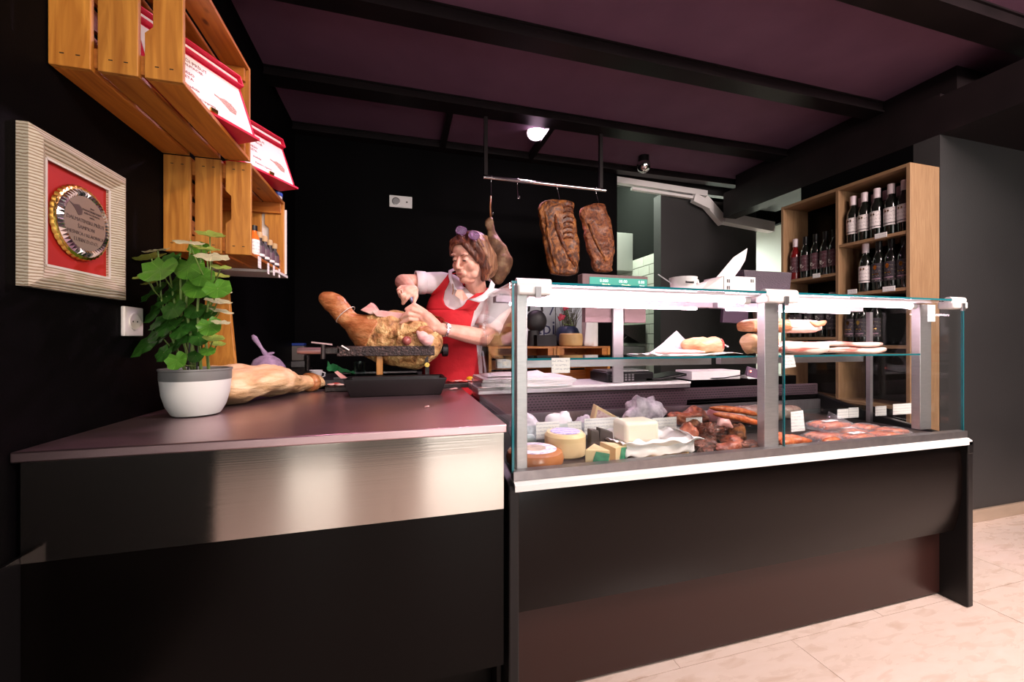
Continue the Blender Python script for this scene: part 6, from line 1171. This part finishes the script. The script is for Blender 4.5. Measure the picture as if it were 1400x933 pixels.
# second wrapped piece right of the post
t = thing('wrapped_ham_piece', (1.29, 1.22, zsf), 'film wrapped ham piece with red cut face, left end of the right glass shelf', 'cured meat')
S = [(V((x, 1.20, zsf + .040)), V((0, .045, 0)) * s, V((0, 0, .036)) * s) for x, s in ((1.235, .5), (1.25, .9), (1.30, 1.02), (1.345, .98))]; M().loft(smooth_secs(S, 4), 30, disp=.010, fr=30, seed=3).build('meat', 'ham_pale', t, smooth=-1)
M().loft([(V((1.350, 1.192, zsf + .036)), V((.022, .036, 0)), V((0, 0, .030))), (V((1.358, 1.186, zsf + .036)), V((.022, .034, 0)), V((0, 0, .029)))], 24).build('cut_face', 'red_meat', t, smooth=0)
M().tube([(1.33, 1.150, zsf + .030), (1.355, 1.158, zsf + .034), (1.382, 1.19, zsf + .040)], .004, 6).build('fat_line', 'paper', t)
M().ell((1.285, 1.20, zsf + .042), (.045, 0, 0), (0, .049, 0), (0, 0, .040), 26, 16, .10, 40).build('film', 'film', t, smooth=-1)
def bacon(x0, x1, y, z, h, label, bend=0.0, rind=.0):
    t = thing('bacon_piece', ((x0 + x1) / 2, y, z), label, 'cured meat', 'bacon pieces on the right glass shelf'); n = 9; S = []
    for i in range(n):
        f = i / (n - 1); x = x0 + (x1 - x0) * f; e = .75 if i in (0, n - 1) else 1; zc = z + h / 2 + bend * math.sin(f * PI * .9) + .003 * math.sin(f * 7); S.append((V((x, y, zc)), V((0, .048, 0)) * e, V((0, 0, h / 2)) * e))
    k = int((n - 1) * rind)
    if k: M().loft(smooth_secs(S[:k + 1], 4), 28, disp=.004, fr=30, sq=.5).build('rind_side', 'bacon_rind', t, smooth=-1)
    M().loft(smooth_secs(S[k:], 4), 28, disp=.003, fr=30, sq=.5).build('cut_side', 'bacon_cut', t, smooth=-1); return t
bacon(1.385, 1.60, 1.20, zsf + .001, .046, 'pale striped bacon piece lying in the middle of the right glass shelf')
bacon(1.605, 1.92, 1.205, zsf + .001, .024, 'flat red and white bacon strip, lower one at the right end of the shelf')
bacon(1.60, 1.90, 1.205, zsf + .0275, .018, 'flat pinkish bacon strip lying on the lower one at the right end')
bacon(1.245, 1.585, 1.215, zsf + .080, .050, 'large folded pancetta with tan rind lying on top of the stack', .006, .5)
M().tube([(1.50, 1.165, zsf + .125), (1.53, 1.17, zsf + .112), (1.56, 1.165, zsf + .118), (1.585, 1.17, zsf + .125)], [.003, .011, .011, .004], 10, disp=.005, fr=50).build('fold', 'bacon_rind', [o for o in COL.objects if o.name.startswith('bacon_piece')][-1], smooth=-1)
# ================================================================== the woman
HS = 1.04
Hc = W(642, 353, 1.98)
F = (-FW * .80 - RT * .50 - UP * .30).normalized(); Xh = (RT * .86 - FW * .50 - UP * .10); Xh = (Xh - F * Xh.dot(F)).normalized(); Zh = Xh.cross(F); Zh = Zh if Zh.z > 0 else -Zh
def hp(x, y, z): return Hc + (Xh * x + F * y + Zh * z) * HS
def he(m, c, r, n=20, k=14, **kw): m.ell(hp(*c), Xh * r[0] * HS, F * r[1] * HS, Zh * r[2] * HS, n, k, **kw)
wm = thing('person', (0.27, 2.16, 0.0), 'woman with auburn bob, white polo and red apron leaning over to carve the ham', 'person')
m = M()
he(m, (0, -.015, .030), (.074, .092, .084)); he(m, (0, .014, -.028), (.067, .067, .074)); he(m, (0, .026, -.070), (.053, .050, .036)); he(m, (0, .058, -.093), (.026, .021, .019)); he(m, (0, .030, -.100), (.040, .034, .018)); he(m, (0, .048, .045), (.055, .036, .042))
for s in (-1, 1):
    he(m, (s * .036, .052, -.030), (.027, .020, .028)); he(m, (s * .029, .074, .026), (.021, .010, .007)); he(m, (s * .029, .069, .002), (.016, .014, .013)); he(m, (s * .0105, .091, -.035), (.0085, .009, .0075)); he(m, (s * .034, .032, -.066), (.025, .028, .028)); he(m, (s * .072, -.006, -.010), (.010, .020, .030))
m.cap(hp(0, .080, .010), .0075 * HS, hp(0, .101, -.028), .0105 * HS); he(m, (0, .077, -.060), (.027, .013, .018))
NB = W(652, 403, 2.10)
m.cap(hp(0, -.020, -.055), .050, NB, .056, 16); m.cap(hp(0, .02, -.085), .030, NB + UP * .01 - FW * .03, .040, 14)
SR, SL = W(604, 388, 2.13), W(684, 414, 2.09)
m.cap(NB, .055, NB - UP * .10 + FW * .03, .05, 14); m.cap(NB - UP * .05 + FW * .02, .045, SR, .042); m.cap(NB - UP * .06 + FW * .02, .045, SL, .042)
ER, WR_ = W(551, 386, 2.04), W(560, 395, 1.86)
EL, WL_ = W(661, 462, 2.03), W(599, 449, 1.84)
m.limb([SR, SR.lerp(ER, .5), ER], [.050, .046, .041]); m.limb([ER, ER.lerp(WR_, .35), WR_], [.041, .042, .029])
m.limb([SL, SL.lerp(EL, .5), EL], [.055, .052, .044]); m.limb([EL, EL.lerp(WL_, .35), WL_], [.044, .043, .027])
# right hand (viewer's left) holding the knife
m.limb([WR_, W(563, 398, 1.83), W(558, 399, 1.815)], [.028, .031, .029]); m.limb([W(553, 396, 1.83), W(562, 402, 1.81)], [.022, .020])
for f in ([(563, 402, 1.81), (556, 408, 1.79), (551, 415, 1.80)], [(557, 399, 1.805), (549.5, 404, 1.785), (551, 410.5, 1.80)], [(552, 396, 1.81), (546, 400, 1.79), (548, 406, 1.805)], [(549, 393, 1.83), (545, 396.5, 1.81), (546.5, 402, 1.82)]):
    m.limb([W(*p) for p in f], [.0115, .0105, .0085], 10)
m.limb([W(567, 398, 1.83), W(569, 405, 1.81), W(566.5, 412, 1.80)], [.014, .0115, .009], 10)
# left hand steadying the ham
m.limb([WL_, W(592, 443, 1.82), W(584, 435, 1.81)], [.027, .030, .030]); m.limb([W(590, 438, 1.82), W(579, 427, 1.81)], [.022, .018]); m.limb([W(592, 449, 1.81), W(577, 436, 1.80)], [.018, .016])
for f in ([(578, 424, 1.81), (566, 416.5, 1.79), (555, 423, 1.79)], [(576, 428, 1.80), (564, 423.5, 1.78), (553, 430, 1.785)], [(573, 433, 1.80), (559, 430, 1.775), (548, 435, 1.785)], [(572, 438, 1.80), (560, 436.5, 1.78), (548, 442, 1.79)]):
    m.limb([W(*p) for p in f], [.0115, .0100, .0078], 10)
m.limb([W(588, 449, 1.82), W(579, 450, 1.81), W(571, 449, 1.81)], [.014, .012, .009], 10)
m.build('body', 'skin', wm, remesh=.0034, sub=5)
# face details
for s in (-1, 1):
    q = M(); he(q, (s * .029, .0815, .0005), (.0125, .0036, .0013), 14, 8); q.build('eyelash_line', 'dark', wm)
    q = M(); he(q, (s * .029, .0790, -.0030), (.0098, .0048, .0024), 14, 8); q.build('eye', pm('shaded_eye', (0.10, 0.07, 0.06), 10, .25) if s < 0 else bpy.data.materials['shaded_eye'], wm)
    q = M(); q.tube([hp(s * .012, .0855, .020), hp(s * .030, .083, .026), hp(s * .046, .072, .020)], [.0014, .0018, .0008], 8); q.build('eyebrow', 'hair', wm)
    q = M(); he(q, (s * .0070, .0985, -.0405), (.0022, .003, .0012), 8, 6); q.build('nostril', 'dark', wm)
q = M(); he(q, (0, .0900, -.0585), (.020, .0042, .0026), 18, 8); q.build('upper_lip', 'lips', wm); q = M(); he(q, (0, .0895, -.0638), (.017, .0040, .0028), 18, 8); q.build('lower_lip', 'lips', wm)
# hair
m = M(); he(m, (0, -.034, .038), (.086, .094, .088)); he(m, (0, -.075, -.020), (.078, .050, .085))
m.limb([hp(.030, .030, .105), hp(.062, .040, .070), hp(.078, .012, .020), hp(.076, .004, -.040)], [.018, .020, .022, .017]); m.limb([hp(-.010, .045, .102), hp(-.045, .056, .080), hp(-.066, .040, .045), hp(-.072, .012, -.010)], [.016, .018, .017, .012])
m.limb([hp(-.018, .064, .084), hp(-.044, .070, .058), hp(-.066, .052, .022)], [.014, .015, .010]); m.limb([hp(.006, .056, .098), hp(.036, .070, .068), hp(.062, .052, .024), hp(.070, .030, -.015)], [.014, .016, .014, .009]); m.limb([hp(-.03, .07, .075), hp(.0, .076, .080), hp(.03, .070, .078)], [.012, .012, .012])
m.limb([hp(.074, -.02, .02), hp(.086, -.015, -.045), hp(.074, .008, -.098)], [.028, .030, .014]); m.limb([hp(-.074, -.03, .02), hp(-.080, -.03, -.04), hp(-.066, -.02, -.085)], [.024, .024, .014])
ho = m.build('hair', 'hair', wm, remesh=.0042, sub=4)
m = M()
for k in range(13):
    a = k / 12; x0 = .028 + a * .045; y0 = .030 - a * .085
    m.limb([hp(x0, y0, .116 - a * .022), hp(.074 + .008 * math.sin(a * 3), y0 * .6 - .010, .070), hp(.100, y0 * .5 - .022 - a * .02, .0), hp(.104 - .004 * a, -.012 - a * .055, -.062), hp(.088, .000 - a * .06, -.102 + a * .01)], [.006, .0105, .0115, .011, .006], 8)
m.build('hair_side', 'hair_lit', ho, remesh=.0036, sub=2, label='lock of hair falling on the right side, coloured lighter where lit')
# glasses pushed up on the hair
gl = thing('glasses', hp(0, .055, .125), 'tinted glasses pushed up on top of the woman hair', 'glasses')
c1, c2 = W(630.5, 315.5, 1.885), W(648, 322, 1.865); gx = (c2 - c1).normalized(); gn = (F * .75 + Zh * .45).normalized(); gy = gn.cross(gx).normalized(); gn = gx.cross(gy)
for c in (c1, c2):
    P = [c + gx * math.copysign(abs(math.cos(t)) ** .7, math.cos(t)) * .027 + gy * math.copysign(abs(math.sin(t)) ** .8, math.sin(t)) * .019 for t in [2 * PI * i / 28 for i in range(28)]]
    fr_ = M().tube(P + [P[0]], .0022, 6).build('rim', pm('purple_rim', (0.12, 0.05, 0.12), 10, .3) if c is c1 else bpy.data.materials['purple_rim'], gl)
    M().prism([p - gn * .0005 for p in P], gn * .001).build('lens', 'lens', gl, smooth=0)
M().tube([c1 + gx * .025 + gy * .006, (c1 + c2) / 2 + gy * .011, c2 - gx * .025 + gy * .006], .0018, 6).build('bridge', bpy.data.materials['purple_rim'], gl)
M().tube([c2 + gx * .027, c2 + gx * .034 - UP * .01 + FW * .02, hp(.088, -.02, .03)], .0018, 6).build('temple', bpy.data.materials['purple_rim'], gl); M().tube([c1 - gx * .027, c1 - gx * .03 + FW * .03, hp(-.088, -.02, .05)], .0018, 6).build('temple', bpy.data.materials['purple_rim'], gl)
# torso sections
TS = [(650, 396, 2.11, .075, .070, -.20), (643, 402, 2.13, .150, .100, -.24), (630, 420, 2.14, .168, .108, -.20), (626, 440, 2.15, .165, .125, -.12), (625, 460, 2.17, .150, .122, -.06), (622, 480, 2.205, .148, .122, 0), (620, 505, 2.24, .165, .125, 0), (619, 535, 2.26, .172, .128, 0), (619, 570, 2.27, .165, .122, 0)]
SEC = []
for u, v, t, lw_, dp, tl in TS:
    lat = (RT + UP * tl).normalized(); fr_ = (-FW - RT * .18 - UP * .12).normalized(); fr_ = (fr_ - lat * fr_.dot(lat)).normalized(); SEC.append((W(u, v, t), lat * lw_, fr_ * dp))
SS = smooth_secs(SEC, 6)
def tsurf(phi, s, off=0.0):
    "phi 0 = front, + = viewer right; s 0..1 down the torso"
    f = s * (len(SS) - 1); i = min(int(f), len(SS) - 2); f -= i; c, a, b = (SS[i][q].lerp(SS[i + 1][q], f) for q in range(3))
    d = a * math.sin(phi) + b * math.cos(phi); return c + d + d.normalized() * off
m = M(); m.loft(SS, 30)
m.limb([SR + (NB - SR) * .25, SR, SR.lerp(W(580, 387, 2.085), 1)], [.066, .064, .056], 16); e2 = W(671, 440, 2.055); m.limb([SL + (NB - SL) * .25, SL, e2], [.066, .072, .066], 16)
shirt = m.build('polo_shirt', 'white_cloth', wm, remesh=.0065, sub=3)
# cuffs open ends
for a, b, r in ((W(580, 387, 2.085), ER, .0615), (e2, EL, .0705)):
    d = (b - a).normalized(); x = d.orthogonal().normalized(); y = d.cross(x); ring = lambda q, rr: (q, x * rr, y * rr)
    M().loft([ring(a - d * .005, r * .97), ring(a + d * .045, r), ring(a + d * .045, r * .9), ring(a + d * .02, r * .85)], 26).build('sleeve_cuff', 'white_cloth', wm, smooth=-1)
# collar: two flaps round the neck and placket opening with necklace
def strip(path, wv, th=.004):
    m = M(); n = len(path); m.grid(lambda a, b: path[min(n - 1, round(a * (n - 1)))] + wv[min(n - 1, round(a * (n - 1)))] * b, n - 1, 3, th); return m
P = [W(640, 410, 1.975), W(650, 408, 1.98), W(660, 403, 1.99), W(668, 394, 2.01), W(671, 384, 2.06), W(664, 378, 2.12)]
Wv = [W(655, 414, 1.965) - P[0], W(661, 412, 1.965) - P[1], W(668, 407, 1.985) - P[2], W(674, 398, 2.015) - P[3], W(676, 390, 2.06) - P[4], W(668, 384, 2.14) - P[5]]
strip(P, Wv).build('collar', 'white_cloth', wm, smooth=-1)
P = [W(625, 397, 1.985), W(621, 390, 1.99), W(618, 380, 2.01), W(618, 371, 2.05), W(626, 368, 2.10)]; Wv = [W(619, 395, 1.985) - P[0], W(615, 386, 2.0) - P[1], W(613, 377, 2.02) - P[2], W(613, 370, 2.06) - P[3], W(622, 366, 2.12) - P[4]]
strip(P, Wv).build('collar', 'white_cloth', wm, smooth=-1)
m = M(); m.add([W(625, 396, 1.990), W(640, 408, 1.985), W(633, 412, 1.985), W(622, 404, 1.985), W(632, 396, 2.0)], [(0, 4, 1, 2, 3)]); m.build('neck_opening', 'skin', wm, smooth=0)
M().tube([W(619, 388, 1.985), W(619.5, 396, 1.98), W(618.5, 403, 1.975)], .0022, 6).build('necklace', 'gold', wm)
# apron draped over the front of the shirt: bib with deep U neck, two shoulder straps, skirt part
from mathutils.bvhtree import BVHTree
bpy.context.view_layer.update(); dg_ = bpy.context.evaluated_depsgraph_get()
BV = BVHTree.FromObject(shirt, dg_); MW = shirt.matrix_world
def drape(u, v, off=.007):
    for k in range(60):
        d = ray(u, v).normalized(); h = BV.ray_cast(MW.inverted() @ CP, d)
        if h[0] is not None:
            n_ = h[1] if h[1].dot(d) < 0 else -h[1]; return MW @ h[0] + n_ * off
        u += .7 if u < 625 else -.7
    return W(u, v, 2.05)
def lerpc(tab, v):
    for (a, x), (b, y) in zip(tab, tab[1:]):
        if v <= b: return x + (y - x) * max(0, (v - a)) / (b - a)
    return tab[-1][1]
def bib(name, Lc, Rc, v0, v1, nu, nv):
    rows_ = []
    for j in range(nv + 1):
        v = v0 + (v1 - v0) * j / nv; a, b = lerpc(Lc, v), lerpc(Rc, v); rows_.append([drape(a + (b - a) * i / nu, v) for i in range(nu + 1)])
    for _ in range(2):
        new = [[(rows_[j][i] * 2 + rows_[j][max(i - 1, 0)] + rows_[j][min(i + 1, nu)] + rows_[max(j - 1, 0)][i] + rows_[min(j + 1, nv)][i]) / 6 if 0 < j < nv and 0 < i < nu else rows_[j][i] for i in range(nu + 1)] for j in range(nv + 1)]; rows_ = new
    M().grid(lambda a, b: rows_[round(b * nv)][round(a * nu)] + V((0, 0, 0)), nu, nv, .004).build(name, 'red_cloth', wm, smooth=-1)
ap = wm
bib('apron_bib_left', [(373, 616), (385, 606), (398, 592), (410, 582), (424.5, 577)], [(373, 618.5), (385, 615), (398, 609.5), (410, 607), (417, 609), (421.5, 613.5), (424.5, 621)], 373, 424.5, 12, 22)
bib('apron_bib_right', [(384, 670.5), (395, 661), (403, 649), (410, 639), (417, 634.5), (421.5, 629), (424.5, 621)], [(384, 672), (395, 670), (410, 658), (424.5, 649)], 384, 424.5, 10, 20)
bib('apron_front', [(424.4, 577), (440, 575), (460, 582), (600, 575)], [(424.4, 648), (445, 643), (470, 650), (500, 652), (600, 662)], 424.4, 590, 34, 40)
m = M(); pth = [tsurf(1.32, .62, .012), tsurf(1.45, .75, .016), tsurf(1.42, .98, .02)]; m.tube(pth, [.005, .006, .004], 8); m.build('apron_tie', 'white_cloth', ap)
m = M()
for (pa, sa, rp, rs) in ((-.40, .46, .17, .020), (-.02, .50, .20, .022)):
    m.tube([drape(602 + pa * 22 + 7 * math.cos(t), 437 + pa * 8 + 3.2 * math.sin(t) + 1.8 * math.cos(t), .0125) for t in [2 * PI * i / 20 for i in range(21)]], .0011, 5)
m.tube([drape(589 + 2.1 * i, 427 + 1.45 * i + math.sin(i * 2), .0125) for i in range(13)], .0012, 5); m.tube([drape(590 + 2.0 * i, 433 + 1.3 * i + math.cos(i * 2), .0125) for i in range(13)], .0012, 5); m.build('embroidered_emblem', 'gold', ap, kind='stuff')
# legs and shoes
for s in (-1, 1):
    h = W(619, 560, 2.27) + RT * s * .085; h.z = .86; kx = V((h.x, h.y, .47)); an = V((h.x + .005, h.y + .03, .09))
    M().limb([h, h.lerp(kx, .5), kx, kx.lerp(an, .4), an], [.090, .078, .060, .056, .042], 14).build('trouser_leg', 'trousers', wm, remesh=.012, sub=3)
    M().loft(smooth_secs([(an + V((0, .05, -.045)), V((.02, 0, 0)), V((0, 0, .03))), (an + V((0, .02, -.045)), V((.036, 0, 0)), V((0, 0, .043))), (an + V((0, -.06, -.055)), V((.042, 0, 0)), V((0, 0, .033))), (an + V((0, -.14, -.065)), V((.038, 0, 0)), V((0, 0, .023))), (an + V((0, -.17, -.068)), V((.015, 0, 0)), V((0, 0, .015)))], 3), 16).build('shoe', 'dark', wm, smooth=-1)
# wristwatch and knife
wt = thing('wristwatch', W(606, 451, 1.83), 'silver wristwatch on the left wrist of the woman', 'watch')
c = WL_.lerp(EL, .13); d = (EL - WL_).normalized(); x = d.cross(UP).normalized(); y = d.cross(x); 
for i in range(18):
    t = 2 * PI * i / 18; n_ = x * math.cos(t) + y * math.sin(t); tg_ = -x * math.sin(t) + y * math.cos(t)
    M().obox(c + n_ * .0335, d * .0065, tg_ * .0048, n_ * .0018).build('link', 'chrome', wt, smooth=0, bevel=.0008)
n_ = (-FW * .95 - d * 0 + UP * .45); n_ = (n_ - d * n_.dot(d)).normalized(); M().lathe([(0, .0), (.0135, .0), (.0145, .003), (.0135, .0065), (.012, .007)], c + n_ * .032, 24, n_).build('watch_case', 'chrome', wt); M().lathe([(0, .0076), (.0115, .0074), (.0115, .006)], c + n_ * .032, 24, n_).build('dial', 'white_plastic', wt)
kn = thing('carving_knife', W(563, 412, 1.82), 'slim carving knife in the right hand of the woman, blade in the ham', 'knife')
M().tube([W(557, 400, 1.80), W(562, 408, 1.805), W(567, 417, 1.81)], [.009, .010, .008], 10).build('handle', pm('grey_violet_handle', (0.20, 0.19, 0.30), 10, .3, .4), kn)
a, b = W(567, 417, 1.81), W(593, 468, 1.815); dd = (b - a); sd = dd.cross(FW).normalized(); M().prism([a - sd * .006, a + sd * .006, b.lerp(a, .08) + sd * .004, b, b.lerp(a, .08) - sd * .004], FW * .0015).build('blade', 'chrome', kn, smooth=0)
M().tube([W(548, 397, 1.773), W(549, 401, 1.768)], .0022, 6).build('finger_ring', 'gold', wm)
